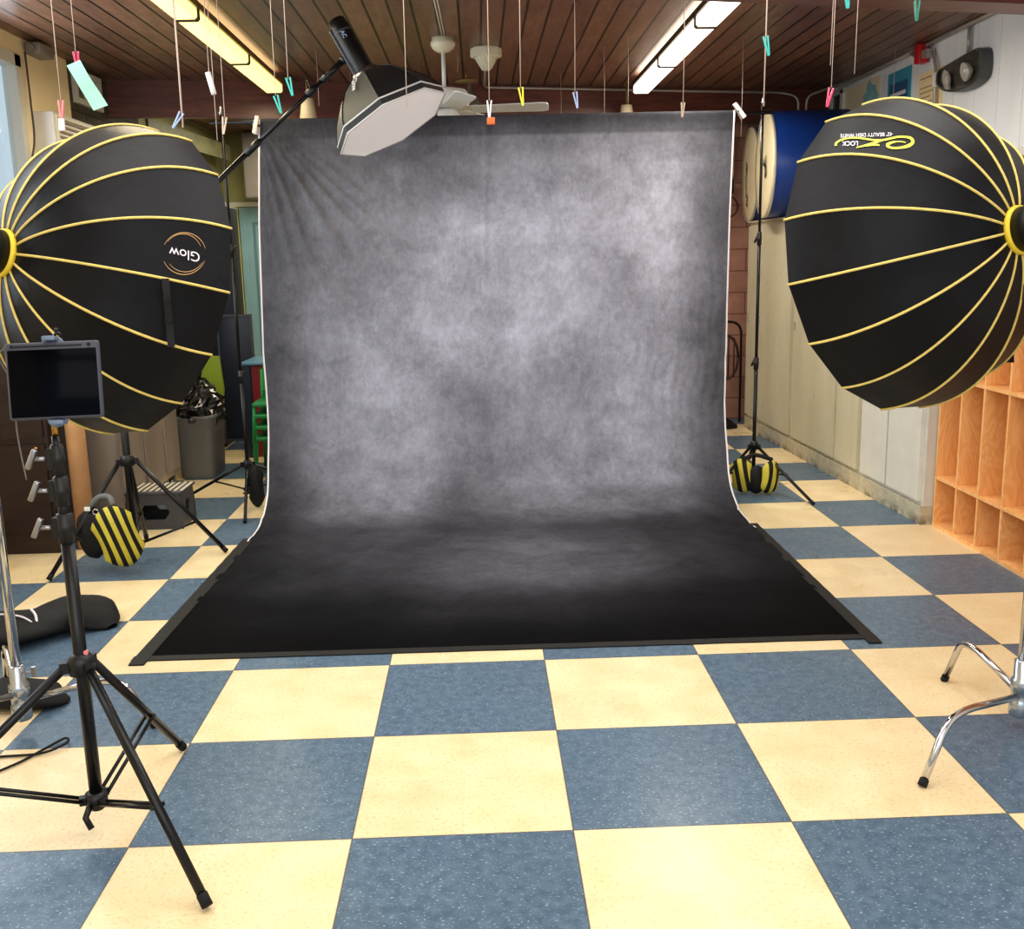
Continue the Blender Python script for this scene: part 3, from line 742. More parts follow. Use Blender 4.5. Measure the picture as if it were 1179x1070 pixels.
MB().tube([(TX-.01,TY-.03,.09),(TX-.015,TY-.05,.07),(TX+.0,TY-.055,.04)], .009, 8).build('release_lever', M['black_plastic'], st)
# tablet
tb = thing('tablet', (-.08,.06,1.19), 'black screened tablet in grey case on the foreground stand', 'tablet')
Rt_ = Matrix.Rotation(-.02,3,'Y') @ Matrix.Rotation(math.radians(-8),3,'X') @ Matrix.Rotation(.05,3,'Z')
tc_ = V((-.082,.062,1.277)); Wt, Ht = .232, .196
def TL(x,y,z): return tc_+Rt_@V((x,y,z))
cs = MB().rbox(tc_,(Wt,.016,Ht),.007,Rt_,4); cs.build('case', mat('slate grey silicone case',(70,72,84),.5), tb)
MB().rbox(TL(0,-.0085,-.006),(Wt-.014,.003,Ht-.026),.0014,Rt_).build('screen', M['screen'], tb)
MB().rbox(TL(-.008,-.009,Ht/2-.010),(.165,.004,.005),.002,Rt_).build('stylus', M['black_plastic'], tb)
for sx_ in (-.097,.092):
    MB().cyl(TL(sx_,-.0075,Ht/2-.010),TL(sx_,-.011,Ht/2-.010),.004,12).build('case_rivet', M['rubber'], tb)
hb = MB()
hb.rbox(TL(-.005,.016,0),(.05,.012,Ht+.02),.004,Rt_)
hb.rbox(TL(-.005,.003,Ht/2+.009),(.032,.036,.012),.003,Rt_); hb.rbox(TL(0.0,.003,-Ht/2-.008),(.034,.036,.012),.003,Rt_)
hb.tube([TL(.0,.02,-Ht/2-.01),(TX,TY,1.16)],.009,10)
hb.build('holder_clamp', mat('blue grey plastic',(110,126,150),.4), tb)
MB().tube(bend([TL(.004,.005,Ht/2+.014),TL(.012,.005,Ht/2+.026),TL(.022,.006,Ht/2+.016)],.006),.004,8).sphere(TL(.010,.005,Ht/2+.03),.006,10).build('clamp_knob', M['black_plastic'], tb)
tcb = MB().tube(smooth2d([TL(-Wt/2,.0,Ht/2-.01),TL(-Wt/2-.02,0,Ht/2-.03),TL(-Wt/2-.012,.01,.04),TL(-Wt/2+.01,.02,-.02),TL(-Wt/2+.005,.02,-.12),TL(-Wt/2+.02,.02,-.25)]),.0022,6).build('charging_cable', M['ink_grey'], tb)

# boom stand
tripod('light_stand', -.87, 2.75, 1.45, .56, .11, [(-1.22,2.46),(-.43,2.89),(-.97,3.22)], 'black tripod stand behind left softbox with the striped sandbag on it', r=.019, collars=(1.0,), foot_r=.012, tcross=.66)
# backdrop stands and crossbar
tripod('backdrop_stand', -.55, 4.05, 2.46, .27, .10, [(-.47,3.53),(-1.03,4.27),(-.12,4.42)], 'black backdrop stand at the left edge of the backdrop', 'backdrop stand','backdrop stands', r=.0125, collars=(.85,1.65), foot_r=.010, tcross=.5, knob_dir=(0,1,0))
tripod('backdrop_stand', 2.81, 4.05, 2.46, .30, .12, [(3.06,3.56),(2.42,3.75),(2.9,4.62)], 'black backdrop stand at the right edge of the backdrop', 'backdrop stand','backdrop stands', r=.0125, collars=(.85,1.65), foot_r=.010, tcross=.5, knob_dir=(0,1,0))
cb = thing('backdrop_crossbar', (1.13,4.03,2.44), 'thin black crossbar carrying the grey backdrop between two stands', 'crossbar')
MB().cyl((-.62,4.05,2.418),(2.87,4.05,2.418),.0105,12).build('bar', M['black_metal'], cb)
for x_ in (-.55,2.81):
    MB().lathe([(.0,0),(.01,0),(.012,.02),(.006,.03),(.006,.05),(0,.05)],(x_,4.04,2.462),(0,0,1),10).build('wing_nut', M['dull_chrome'], cb)
def clamp(x, ang, label, m, z=2.40):
    c = thing('spring_clamp', (x,4.0,z), label, 'clamp','spring clamps on the crossbar')
    R_ = Matrix.Rotation(ang,3,'Y')
    for sg in (-1,1):
        b = MB(); b.rbox(V((x,3.995,z))+R_@V((0,sg*.016,.03)),(.026,.008,.11),.003,Matrix.Rotation(ang,3,'Y')@Matrix.Rotation(sg*.22,3,'X'))
        b.build('jaw', m, c)
    MB().cyl(V((x,3.975,z))+R_@V((-.012,0,.03)),V((x,4.015,z))+R_@V((.012,0,.03)),.008,10).build('spring', M['dull_chrome'], c)
clamp(-.335, .2, 'clear plastic clamp gripping the backdrop at its top left corner', mat('translucent clamp',(196,186,176),.3), 2.365)
clamp(2.665, -.6, 'white clamp gripping the backdrop at its top right corner', mat('pale grey clamp',(205,200,198),.35), 2.40)

# ------------------------------------------------------------------ big softboxes
def basis(a, e):
    A = V((math.sin(a)*math.cos(e), math.cos(a)*math.cos(e), math.sin(e)))
    S = A.cross(V((0,0,1))).normalized(); T = S.cross(A); return A, S, T
def softbox(name, c, a, e, ph, D, label, flip):
    c = V(c); A, S, T = basis(a, e); R = .54; r0 = .075; n = 16
    root = thing(name, c, label, 'softbox','large black parabolic softboxes')
    def rp(t, s, off=0.0):
        th = s*PI/2; r = r0+(R-r0)*math.sin(th)**1.15; d = D*max(math.cos(th),0)**.95
        r += off; return c-A*d+(S*math.cos(t)+T*math.sin(t))*r
    ts = [ph+2*PI*i/n for i in range(n)]
    K = 28; sv = [ (i/K) for i in range(K+1)]
    cn = MB(); cols = 8
    def panel(i, q, s, off=0.0):
        """q in 0..1 across the panel; fabric pulled slightly flat between the ribs"""
        p0 = rp(ts[i], s); p1 = rp(ts[(i+1)%n], s); p = p0.lerp(p1, q)
        mid = (c-A*(D*max(math.cos(s*PI/2),0)**.95))
        o_ = (p-mid).normalized()
        return p+o_*(off-.004*math.sin(PI*q)*math.sin(PI*s))
    for i in range(n):
        cn.sheet([[panel(i, k/cols, s) for k in range(cols+1)] for s in sv])
    cn.build('canopy', M['softbox'], root)
    ln = MB()
    for i in range(n): ln.sheet([[panel(i, k/2, s, -.012) for k in range(3)] for s in sv[2:]])
    ln.build('silver_lining', mat('silver lining',(190,190,192),.35,.5), root)
    for i in range(n):
        w_ = .0045
        MB().tube([rp(ts[i], s, .002) for s in sv], w_, 6).build('rib_piping', M['yellow_pipe'], root)
    df = MB(); rim = [rp(t,1,-.006)-A*.03 for t in ts]; ctr = c-A*.05
    df.add(rim+[ctr], [(i,(i+1)%n,n) for i in range(n)]); df.build('front_diffuser', M['diffusion'], root)
    hb_ = c-A*D
    MB().lathe([(r0-.010,-.016),(r0+.001,-.016),(r0+.003,-.006),(r0+.002,.006),(r0-.010,.006)], hb_, A, 48).build('speed_ring', M['ring_yellow'], root)
    # strobe body
    hd = MB().lathe([(0,-.27),(.05,-.27),(.064,-.255),(.068,-.20),(.068,-.10),(.071,-.06),(.071,-.017),(.0,-.017)], hb_, A, 40)
    sb = hd.build('strobe_body', M['black_plastic'], root)
    for rr_ in range(3):
        MB().lathe([(.0665,-.24+.05*rr_),(.0705,-.238+.05*rr_),(.0705,-.232+.05*rr_),(.0665,-.23+.05*rr_)], hb_, A, 40).build('cooling_band', M['grey_plastic'], sb)
    MB().rbox(hb_-A*.14+(S*(1 if flip else -1)*-.062)+T*.01, (.03,.03,.03), .004).build('control_panel', mat('blue display',(60,100,160),.2,emit=.2), sb)
    return root, c, A, S, T, ts, panel, rp, hb_
LS = softbox('parabolic_softbox', (-.217,1.160,1.498), .690, -.237, 1.120, .468, 'large black softbox with yellow ribs on the left, round gold emblem', False)
RS_ = softbox('parabolic_softbox', (2.467,1.079,1.525), -.540, -.175, 2.102, .472, 'large black softbox with yellow ribs on the right, lime logo', True)

def stick(panel, i, us, name, m, root, shapes, off=.0022):
    b = MB()
    for vs, fs in shapes:
        # subdivide large faces for wrap
        b.add([panel(i, q, s, off) for (q, s) in [us(p) for p in vs]], fs)
    return b.build(name, m, root, fixn=False)
root, c, A, S, T, ts, panel, rp, hb_ = LS
# left emblem: panel between the rib ending (266,263) and (264,338); rib k -> angle index -k
# panel index: between ts[-3] and ts[-2]  (ribs 3 and 2)
LI = 16-3
def quad(cq, cs, w=50.0):
    """local print coordinates (units of the artwork) -> (across, along) on a fabric panel"""
    def f(p):
        u, v = p[0]/w, p[1]/w; B = (1,u,v,u*u,u*v,v*v)
        return (sum(a*b for a,b in zip(cq,B)), sum(a*b for a,b in zip(cs,B)))
    return f
usL = quad([0.45847,0.11332,-0.69245,0.01995,0.04982,-0.00055],[0.79685,0.1786,0.00583,0.00922,0.00131,-0.00349])
def fit_text(body, width, cx_, cy_, tilt, bold=0.0, sy=1.0):
    vs, fs = text_mesh(body, 1.0, bold=bold); x0 = min(p[0] for p in vs); x1 = max(p[0] for p in vs); k = width/(x1-x0); m_ = (x0+x1)/2
    return [(cx_-(p[0]-m_)*k, cy_+p[1]*k*sy+tilt*(p[0]-m_)*k) for p in vs], fs
ring = []
for rx, ry, a0, a1, w_ in ((25,24,.35,2.75,.9),(22,21,.5,2.55,.8),(25,24,-2.7,-.25,.9),(22,22.5,-2.5,-.38,.8)):
    ring.append(ribbon2d([(rx*math.cos(a0+(a1-a0)*i/48)+(0 if rx>23 else (-1.5 if a0<0 else 1.5)), ry*math.sin(a0+(a1-a0)*i/48)) for i in range(49)], [w_*(.5+.6*math.sin(PI*i/48)) for i in range(49)]))
stick(panel, LI, usL, 'emblem_ring', M['gold_print'], root, ring)
stick(panel, LI, usL, 'lettering', M['white_print'], root, [fit_text('Glow', 35, .3, .5, -.20, .004)])
# hanging black strap
def strapfrom(i, s, length, root, rp, ts, wdt=.022, lean=(0,0,0)):
    p = rp(ts[i], s, .006); b = MB(); rows_ = []
    cd = (CAM-p); cd.z = 0; cd.normalize(); sd = cd.cross(V((0,0,1))).normalized()
    for k in range(11):
        f = k/10; q = p+V((0,0,-length*f))+cd*(.02*f+.008*math.sin(f*6))+V(lean)*f
        rows_.append([q-sd*wdt/2, q+sd*wdt/2])
    b.sheet(rows_); b.sheet([[q+cd*.003 for q in r] for r in rows_])
    for k in (3,6): 
        q = (rows_[k][0]+rows_[k][1])/2+cd*.004; b.box(q,(.024,.006,.012))
    return b.build('tie_strap', M['rubber'], root, fixn=False)
strapfrom(16-3, .72, .21, root, rp, ts)
root, c, A, S, T, ts, panel, rp, hb_ = RS_
# right logo: panel between rib a (950,141) and (918,187): rib indices 0 and 1
RI = 0
usR = quad([0.63183,-0.11758,1.11883,-0.14503,-0.08321,0.10452],[0.70072,-0.17883,-0.12423,0.0193,0.03398,-0.00941])
def art(pts, k=6): return smooth2d([((x-589.5)/9.07, (y-204)/9.07) for x, y in pts], k)
def prf(n_, ws): return [float(np.interp(i/(n_-1), np.linspace(0,1,len(ws)), ws)) for i in range(n_)]
sw = []
st_ = art([(928,214),(860,204),(790,212),(738,236),(745,258),(800,272),(880,268),(960,250),(1006,214),(985,172),(920,156),(850,156),(780,170),(700,188),(610,192),(520,182),(430,172),(340,176),(260,196),(210,228),(205,255)])
sw.append(ribbon2d(st_, prf(len(st_), [1.0,1.6,3.6,2.6,2.4,4.2,3.6,2.2,2.2,2.2,2.0,1.8,1.8,2.2,3.4])))
zd = art([(690,188),(600,220),(500,250),(420,270)]); sw.append(ribbon2d(zd, prf(len(zd), [2.2,2.6,2.0,1.0])))
zb_ = art([(520,250),(590,238),(655,242)]); sw.append(ribbon2d(zb_, prf(len(zb_), [1.6,2.6,1.4])))
stick(panel, RI, usR, 'logo_swoosh', M['lime_print'], root, sw)
stick(panel, RI, usR, 'lettering', M['white_print'], root, [fit_text('LOCK', 18.5, -26, 2.6, .02, .012)])
stick(panel, RI, usR, 'lettering', M['white_print'], root, [fit_text('42" BEAUTY DISH WHITE', 59, -7.6, -7.2, .045, .010, 1.1)])
strapfrom(9, .80, .10, root, rp, ts, .035, (.01,0,0))

# ------------------------------------------------------------------ C-stands
def cstand(x, y, ztop, feet, label, head_c, zb=.085):
    t = thing('chrome_stand', (x,y,0), label, 'light stand','chrome stands under the large softboxes')
    MB().cyl((x,y,zb+.12),(x,y,ztop),.0165,20).build('column', M['chrome'], t)
    MB().lathe([(0,0),(.030,0),(.033,.006),(.033,.05),(.029,.055),(.029,.085),(.033,.09),(.033,.125),(.026,.132),(.026,.19),(.018,.195),(0,.195)], (x,y,zb-.035),(0,0,1),28).build('base_hub', mat('pale steel sleeve',(178,184,190),.22,.85), t)
    k = MB(); k.cyl((x+.02,y-.01,zb+.135),(x+.06,y-.02,zb+.14),.004,8); k.box((x+.066,y-.02,zb+.142),(.014,.012,.034)); k.build('locking_knob', M['dull_chrome'], t)
    for i, (fx, fy) in enumerate(feet):
        d = V((fx-x,fy-y,0)); l = d.length; d.normalize(); z0 = zb+.035+.012*i
        pts = bend([V((x,y,z0))+d*.028, V((x,y,z0+.0))+d*(l*.80)*.75+V((0,0,.055)), V((x,y,z0+.0))+d*(l*.80)+V((0,0,.05)), V((fx,fy,.012))], .07, 8)
        lg = MB().tube(pts,.0115,14).build('leg', M['chrome'], t)
        MB().tube([pts[-1]+(pts[-2]-pts[-1]).normalized()*.012, pts[-1]-(pts[-2]-pts[-1]).normalized()*.010],.0135,14).build('rubber_foot', M['rubber'], lg)
    # grip head and arm up to the strobe
    g = MB(); g.cyl((x-.03,y,ztop-.02),(x+.03,y,ztop-.02),.028,20); g.box((x,y,ztop-.05),(.03,.03,.06))
    gh = g.build('grip_head', M['dull_chrome'], t)
    k = MB(); k.cyl((x-.03,y,ztop-.02),(x-.075,y,ztop-.02),.006,10); k.rbox((x-.085,y,ztop-.02),(.016,.02,.05),.004); k.build('locking_knob', M['dull_chrome'], gh)
    hc = V(head_c)
    MB().tube([(x,y,ztop-.02), hc-V((0,0,.06))],.011,12).build('yoke', M['black_metal'], t)
    return t
cstand(-.60, .74, 1.44, [(-.16,.74),(-.86,1.18),(-.84,.34)], 'chrome light stand at left edge of photo under the left softbox', LS[8]-LS[2]*.14)
cstand(2.735, .50, 1.44, [(2.27,.16),(2.67,.89),(3.20,.45)], 'chrome light stand at right edge of photo under the right softbox', RS_[8]-RS_[2]*.14)

# ------------------------------------------------------------------ boom arm and overhead octabox
oc = V((.581,2.798,2.266)); oa = V((-.46,.17,.87)).normalized()
ph = 4.397; oR = .30
e_el, a_az = -4.197, 1.921
Ao = V((math.sin(a_az)*math.cos(e_el), math.cos(a_az)*math.cos(e_el), math.sin(e_el)))
So = Ao.cross(V((0,0,1))).normalized(); To = So.cross(Ao)
ob = thing('octagonal_softbox', oc, 'small octagonal softbox with white face tilted down above the backdrop', 'softbox')
oct_ = [ph+i*PI/4 for i in range(8)]
def op(t, r, h): return oc+Ao*h+(So*math.cos(t)+To*math.sin(t))*r
m_octb = mat('dark octabox nylon',(30,30,31),.5,noise=.1); m_octg = M['grey_fabric']
sh = MB(); levels = [(.060,.24),(.12,.215),(.19,.165),(.255,.09),(.29,.03),(oR,.0)]
for i in range(8):
    sh.cur = 1 if i in (0,7,6) else 0
    g = []
    for r_, h_ in levels: g.append([op(oct_[i],r_,h_).lerp(op(oct_[(i+1)%8],r_,h_),k/4) for k in range(5)])
    sh.sheet(g)
sh.build('shell', [m_octb, m_octg], ob)
skt = MB(); skt.add([op(t,oR,0) for t in oct_]+[op(t,oR*1.0,-.035) for t in oct_], [(i,(i+1)%8,(i+1)%8+8,i+8) for i in range(8)]); skt.build('skirt', m_octb, ob)
dfz = MB(); dfz.add([op(t,oR*.995,-.036) for t in oct_]+[oc-Ao*.034],[(i,(i+1)%8,8) for i in range(8)]); dfz.build('front_diffuser', M['diffusion'], ob)
for hh in (.0,-.036):
    MB().tube([op(t,oR*1.005,hh) for t in oct_]+[op(oct_[0],oR*1.005,hh)], .0045, 6).build('edge_binding', M['silver_edge'], ob)
for t in oct_: MB().tube([op(t,r_+.002,h_) for r_,h_ in levels], .003, 6).build('rib', M['black_metal'], ob)
MB().lathe([(.03,.225),(.066,.225),(.070,.235),(.066,.255),(.05,.255)], oc, Ao, 32).build('speed_ring', M['dull_chrome'], ob)
sbd = MB().lathe([(0,.245),(.046,.245),(.050,.26),(.050,.50),(.044,.545),(.0,.545)], oc, Ao, 32).build('strobe_body', M['black_plastic'], ob)
MB().lathe([(.0505,.47),(.052,.472),(.052,.478),(.0505,.48)], oc, Ao, 32).build('cooling_band', M['grey_plastic'], sbd)
# light strip along the body side facing camera-left, lettering
sd_ = -V((1,0,0)); sd_ = (sd_-Ao*sd_.dot(Ao)).normalized(); tocam = (CAM-oc); tocam = (tocam-Ao*tocam.dot(Ao)).normalized(); tn = Ao.cross(tocam)
gs = MB(); gs.rbox(oc+Ao*.385+sd_*.047,(.02,.05,.26),.006, Matrix((tn, tocam, Ao)).transposed()); gs.build('side_rail', M['grey_plastic'], sbd)
vs, fs = text_mesh('AC', .028, bold=.0008)
MB().add([oc+Ao*(.45-p[0])+tocam*.0515+tn*(p[1]) for p in vs], fs).build('lettering', M['pale_blue_plastic'], sbd, fixn=False)
# "Glow" down the grey panel
pA, pB = 6, 7
vs, fs = text_mesh('Glow', .045, bold=.0012)
best = max(range(8), key=lambda i: (op((oct_[i]+PI/8),.2,.15)-op(0,0,.15)).normalized().dot((CAM-oc).normalized()*.8+V((-1,0,0))*.5))
tb_ = oct_[best]+PI/8
n0 = (So*math.cos(tb_)+To*math.sin(tb_)); p_top, p_bot = op(tb_, .13*math.cos(PI/8), .21), op(tb_, .255*math.cos(PI/8), .09)
dn = (p_bot-p_top).normalized(); sdv = Ao.cross(n0).normalized(); nn_ = sdv.cross(dn).normalized()
if nn_.dot(n0) < 0: nn_ = -nn_
ctr = (p_top+p_bot)/2
MB().add([ctr+nn_*.019+dn*p[0]+nn_.cross(dn)*p[1] for p in vs], fs).build('lettering', M['white_print'], ob, fixn=False)
# boom
bm_ = thing('boom_arm', (-.87,2.75,1.45), 'black boom arm reaching up from behind left softbox to the octabox', 'boom arm')
b1 = oc+Ao*.36+sd_*.055; b0 = V((-.87,2.75,1.47)); dirb = (b1-b0).normalized()
MB().tube([b0-dirb*.35, b0+dirb*1.05],.0135,14).build('outer_tube', M['black_metal'], bm_)
MB().tube([b0+dirb*.98, b1-dirb*.10],.0105,14).build('inner_tube', M['black_metal'], bm_)
MB().tube([b0+dirb*.96, b0+dirb*1.06],.018,14).build('collar', M['black_plastic'], bm_)
g = MB(); g.tube([b1-dirb*.26, b1-dirb*.20],.019,14); g.tube([b1-dirb*.16,b1-dirb*.02],.016,14); g.tube([b1-dirb*.12-V((0,.03,0)), b1-dirb*.12+V((0,.03,0))],.012,10); g.tube([b1-dirb*.02,b1+dirb*.015],.02,14)
g.tube([b1-dirb*.23, b1-dirb*.23+V((-.01,-.02,.04))],.005,8).sphere(b1-dirb*.23+V((-.01,-.02,.045)),.009,10)
g.build('swivel_bracket', M['black_plastic'], bm_)
MB().lathe([(0,-.04),(.026,-.04),(.028,-.03),(.028,.03),(.026,.04),(0,.04)], b0, V((0,1,0)), 20).build('pivot_clamp', M['dull_chrome'], bm_)

# ------------------------------------------------------------------ ceiling fan
FXc, FYc = .815, 4.5
fan = thing('ceiling_fan', (FXc,FYc,CH), 'white five bladed ceiling fan hanging above the backdrop', 'ceiling fan')
MB().lathe([(0,0),(.072,0),(.072,-.02),(.080,-.028),(.080,-.045),(.07,-.065),(.045,-.085),(.02,-.092),(0,-.092)], (FXc,FYc,CH), (0,0,1), 32).build('canopy', M['cream_plastic'], fan)
MB().cyl((FXc,FYc,CH-.09),(FXc,FYc,2.66),.0135,14).build('downrod', M['white_plastic'], fan)
MB().lathe([(0,.07),(.05,.07),(.12,.055),(.135,.035),(.145,-.02),(.14,-.045),(.09,-.06),(.0,-.06)], (FXc+.02,FYc,2.60), (0,0,1), 36).build('motor_housing', M['white_plastic'], fan)
MB().lathe([(0,0),(.06,0),(.072,-.02),(.072,-.055),(.05,-.075),(0,-.075)], (FXc+.02,FYc,2.535), (0,0,1), 28).build('switch_housing', M['white_plastic'], fan)
for k in range(5):
    an = -.12+2*PI*k/5
    R_ = Matrix.Rotation(an,3,'Z') @ Matrix.Rotation(-.24,3,'X')
    base = V((FXc+.02,FYc,2.535))
    br = MB(); br.prism([base+R_@V(p) for p in ((.07,-.015,0),(.17,-.045,0),(.20,-.045,0),(.20,.045,0),(.17,.045,0),(.07,.015,0))], R_@V((0,0,.006)))
    bl_ = [(.16,-.055),(.62,-.070),(.655,-.062),(.665,-.045),(.665,.045),(.655,.062),(.62,.070),(.16,.055)]
    bo = MB().prism([base+R_@V((p[0],p[1],-.008)) for p in bl_], R_@V((0,0,.007))).build('blade', M['white_plastic'], fan)
    br.build('blade_bracket', M['cream_plastic'], bo)
pc = MB(); pc.tube([(FXc+.08,FYc-.05,2.49),(FXc+.16,FYc-.06,2.47),(FXc+.20,FYc-.06,2.46),(FXc+.2,FYc-.05,2.48)],.006,8); pc.build('pull_switch', M['white_plastic'], fan)
# cord on ceiling in front of the fan
cd = MB().tube([(FXc-.02,3.1,CH-.006),(FXc,FYc-.08,CH-.006)],.004,6).tube([(FXc+.0,3.1,CH-.006),(FXc+.015,FYc-.08,CH-.006)],.004,6).build('power_cable', M['cream_plastic']); tag(cd,'pair of pale cables on the ceiling leading to the fan','cable')
# heat detector / sounder
dt = thing('ceiling_detector', (1.10,4.85,CH), 'cream octagonal ceiling detector with ribbed cone beside the fan', 'detector')
MB().lathe([(0,0),(.105,0),(.108,-.008),(.108,-.055),(.098,-.062),(0,-.062)], (1.10,4.85,CH-.001), (0,0,1), 8, smooth=False).build('base', M['cream_plastic'], dt)
MB().lathe([(.075,-.062),(.070,-.075),(.035,-.135),(.026,-.145),(0,-.145)], (1.10,4.85,CH), (0,0,1), 24).build('cone', M['cream_plastic'], dt)
rbs = MB()
for k in range(18):
    t = 2*PI*k/18; u = V((math.cos(t),math.sin(t),0)); rbs.tube([V((1.10,4.85,CH-.064))+u*.076, V((1.10,4.85,CH-.138))+u*.033],.0025,5)
rbs.build('fins', M['cream_plastic'], dt)
# far pendant hook lamp
pn = thing('pendant_lamp', (.955,5.75,CH), 'small brass pendant lamp hanging behind the fan', 'lamp')
MB().cyl((.955,5.62,CH),(.955,5.62,2.90),.003,6).build('chain', M['brass'], pn)
MB().lathe([(0,.012),(.03,.01),(.085,.0),(.085,-.006),(.03,-.012),(0,-.012)], (.955,5.62,2.895),(0,0,1),24).build('plate', M['fixture_brass'], pn)
MB().lathe([(.01,0),(.02,-.05),(.05,-.09),(.085,-.16),(.08,-.24),(.0,-.26)], (.98,5.62,2.885),(0,0,1),24).build('globe', mat('smoky globe',(110,100,92),.3), pn)

# ------------------------------------------------------------------ ceiling lights
def batten(x0, x1, ya, yb, z0, z1, m_lens, label, group, dark=True, tubes=False):
    t = thing('fluorescent_light', ((x0+x1)/2,(ya+yb)/2,z0), label, 'ceiling light', group)
    xm = (x0+x1)/2
    MB().bb(x0-.012, x1+.012, ya, yb, z1-.035, z1).build('housing', M['fixture_dark'] if dark else M['fixture_brass'], t)
    pr = [(x0,z1-.036),(x0,z0+.012),(x0+.012,z0),(x1-.012,z0),(x1,z0+.012),(x1,z1-.036)]
    MB().prism([(p[0],ya+.012,p[1]) for p in pr],(0,yb-ya-.024,0)).build('diffuser', m_lens, t)
    for y in (ya+.0, yb-.010):
        rim_ = [(p[0]+(-.006 if p[0]<xm else .006), p[1]-(.006 if p[1]<z0+.02 else 0)) for p in pr]
        MB().prism([(p[0],y,p[1]) for p in rim_],(0,.010,0)).build('end_cap', M['fixture_dark'], t)
    for y in (ya+.25, yb-.25):
        MB().cyl((xm,y,z1),(xm,y,CH),.006,8).build('hanger', M['conduit'], t)
    return t
zz0, zz1 = 2.845, 2.935
for (ya,yb),w_ in zip(((2.1,3.285),(3.30,4.52),(4.535,5.70)), ('nearest','middle','farthest')):
    batten(-.585,-.455, ya, yb, zz0, zz1, M['lens_left'], f'{w_} yellow glowing fluorescent light of the left ceiling row', 'left row of ceiling lights', False)
for (ya,yb),w_ in zip(((2.66,3.66),(3.675,4.88),(4.895,6.05)), ('nearest','middle','farthest')):
    batten(2.30,2.43, ya, yb, zz0, zz1, M['lens_right'], f'{w_} bright white fluorescent light of the right ceiling row', 'right row of ceiling lights')
# lamp light under the battens
def area(name, loc, size, power, color, rot=(0,0,0)):
    l = bpy.data.lights.new(name, 'AREA'); l.shape = 'RECTANGLE'; l.size, l.size_y = size; l.energy = power; l.color = color
    o = bpy.data.objects.new(name, l); COL.objects.link(o); o.location = loc; o.rotation_euler = rot; return o
area('left_row_lamp', (-.52,3.8,2.82), (.12,3.6), 40, (1,.88,.62))
area('right_row_lamp', (2.365,4.4,2.82), (.12,3.2), 60, (1,.93,.82))
MB_ = [(-.52,'left'),(2.365,'right')]

# ------------------------------------------------------------------ hanging strings and clothespins
def pin(parent, p, m, ang=0.2, l=.075):
    R_ = Matrix.Rotation(ang,3,'Y')
    for sg in (-1,1):
        b = MB(); b.rbox(V(p)+R_@V((sg*.005,0,-l/2)),(.0065,.011,l),.002,Matrix.Rotation(ang+sg*.10,3,'Y'))
        b.build('clothespin_arm', m, parent)
    return parent
def hang(x, y, zb, label, pins=(), extra=None, group='strings hanging from the ceiling', r=.0017, loop=False):
    t = thing('hanging_string', (x,y,CH), label, 'string', group)
    s = MB(); s.tube([(x,y,CH),(x+.003,y,(CH+zb)/2),(x,y,zb)], r, 5)
    s.build('cord', M['string'], t)
    for q in pins:
        m, dz, an = q[:3]
        pp = thing('clothespin', (x,y,zb+dz), q[3], 'clothespin', 'clothespins on the hanging strings')
        pin(pp, (x,y,zb+dz), m, an)
    return t
G = 'strings hanging from the ceiling'
hang(-.58,1.6,2.19,'string far left ending in a pale pink clothespin',[(M['light_pink'],0,.05,'pale pink clothespin on the leftmost hanging string')])
hang(-.505,1.6,2.36,'string holding the mint paper strip by a pink clothespin',[(M['pink'],0.005,-.04,'bright pink clothespin gripping the mint paper strip')])
mp = MB(); mp.sheet([[V((-.505-.035+.055*0+.085*f-(.0), 1.588, 2.305-.165*f+.008)), V((-.505+.018+.085*f, 1.588-.01*math.sin(f*5), 2.305-.165*f+.028))] for f in [i/8 for i in range(9)]])
mo = mp.build('paper_strip', M['mint_paper'], fixn=False); tag(mo,'mint green paper strip hanging from a pink clothespin at upper left','paper strip')
wc = MB().rbox((-.585,1.598,2.10),(.022,.012,.045),.003).build('paper_tag', M['white_plastic']); tag(wc,'small white tag hanging under the pale pink clothespin','tag')
hang(-.205,1.9,2.12,'thick string above left softbox with a lavender clothespin near its end',[(M['pale_blue_plastic'],.06,.6,'lavender clothespin splayed open above the left softbox')], r=.004)
hang(-.13,2.1,2.36,'short string holding a white tube left of the yellow lights')
wt = MB().cyl((-.135,2.1,2.37),(-.115,2.1,2.28),.012,12).build('paper_tube', M['white_plastic']); tag(wt,'white paper tube hanging on a short string at upper left','paper tube')
hang(-.14,2.2,2.10,'string just left of the pale clothespin beside the backdrop')
hang(-.10,2.2,2.17,'string with a cream clothespin beside the backdrop stand',[(M['wood_pin'],.03,.15,'cream clothespin at the end of the string left of backdrop')])
hang(.185,1.9,2.24,'string with a turquoise clothespin resting over the boom arm',[(M['teal'],.0,-.25,'turquoise clothespin just above the backdrop top left corner')])
hang(.24,1.9,2.30,'string with a turquoise clothespin right of the first turquoise one',[(M['teal'],.01,-.2,'turquoise clothespin touching the boom arm, the higher of two')])
hang(.725,1.9,2.18,'thin string in front of the octagonal softbox face')
hang(1.20,1.9,2.25,'string with a yellow clothespin over the dark beam',[(M['yellow'],.005,-.12,'yellow clothespin hanging in front of the far beam')])
hang(1.07,2.0,2.22,'string ending in the orange and white clothespin over backdrop top',[(M['white_plastic'],.0,.02,'white clothespin holding an orange clip at the backdrop top')])
oc_ = MB().rbox((1.075,1.995,2.135),(.034,.016,.030),.004).build('orange_clip', M['orange']); tag(oc_,'small orange clip gripped below the white clothespin','clip')
hang(1.475,2.4,2.30,'string with a pale blue clothespin left of the right light row',[(M['pale_blue_plastic'],.01,-.15,'pale blue clothespin hanging in front of the far beam')])
hang(2.10,3.0,2.30,'string crossing the bright white lights with a small pin',[(M['wood_pin'],.04,.05,'small wooden clothespin hanging below the white lights')], r=.0025)
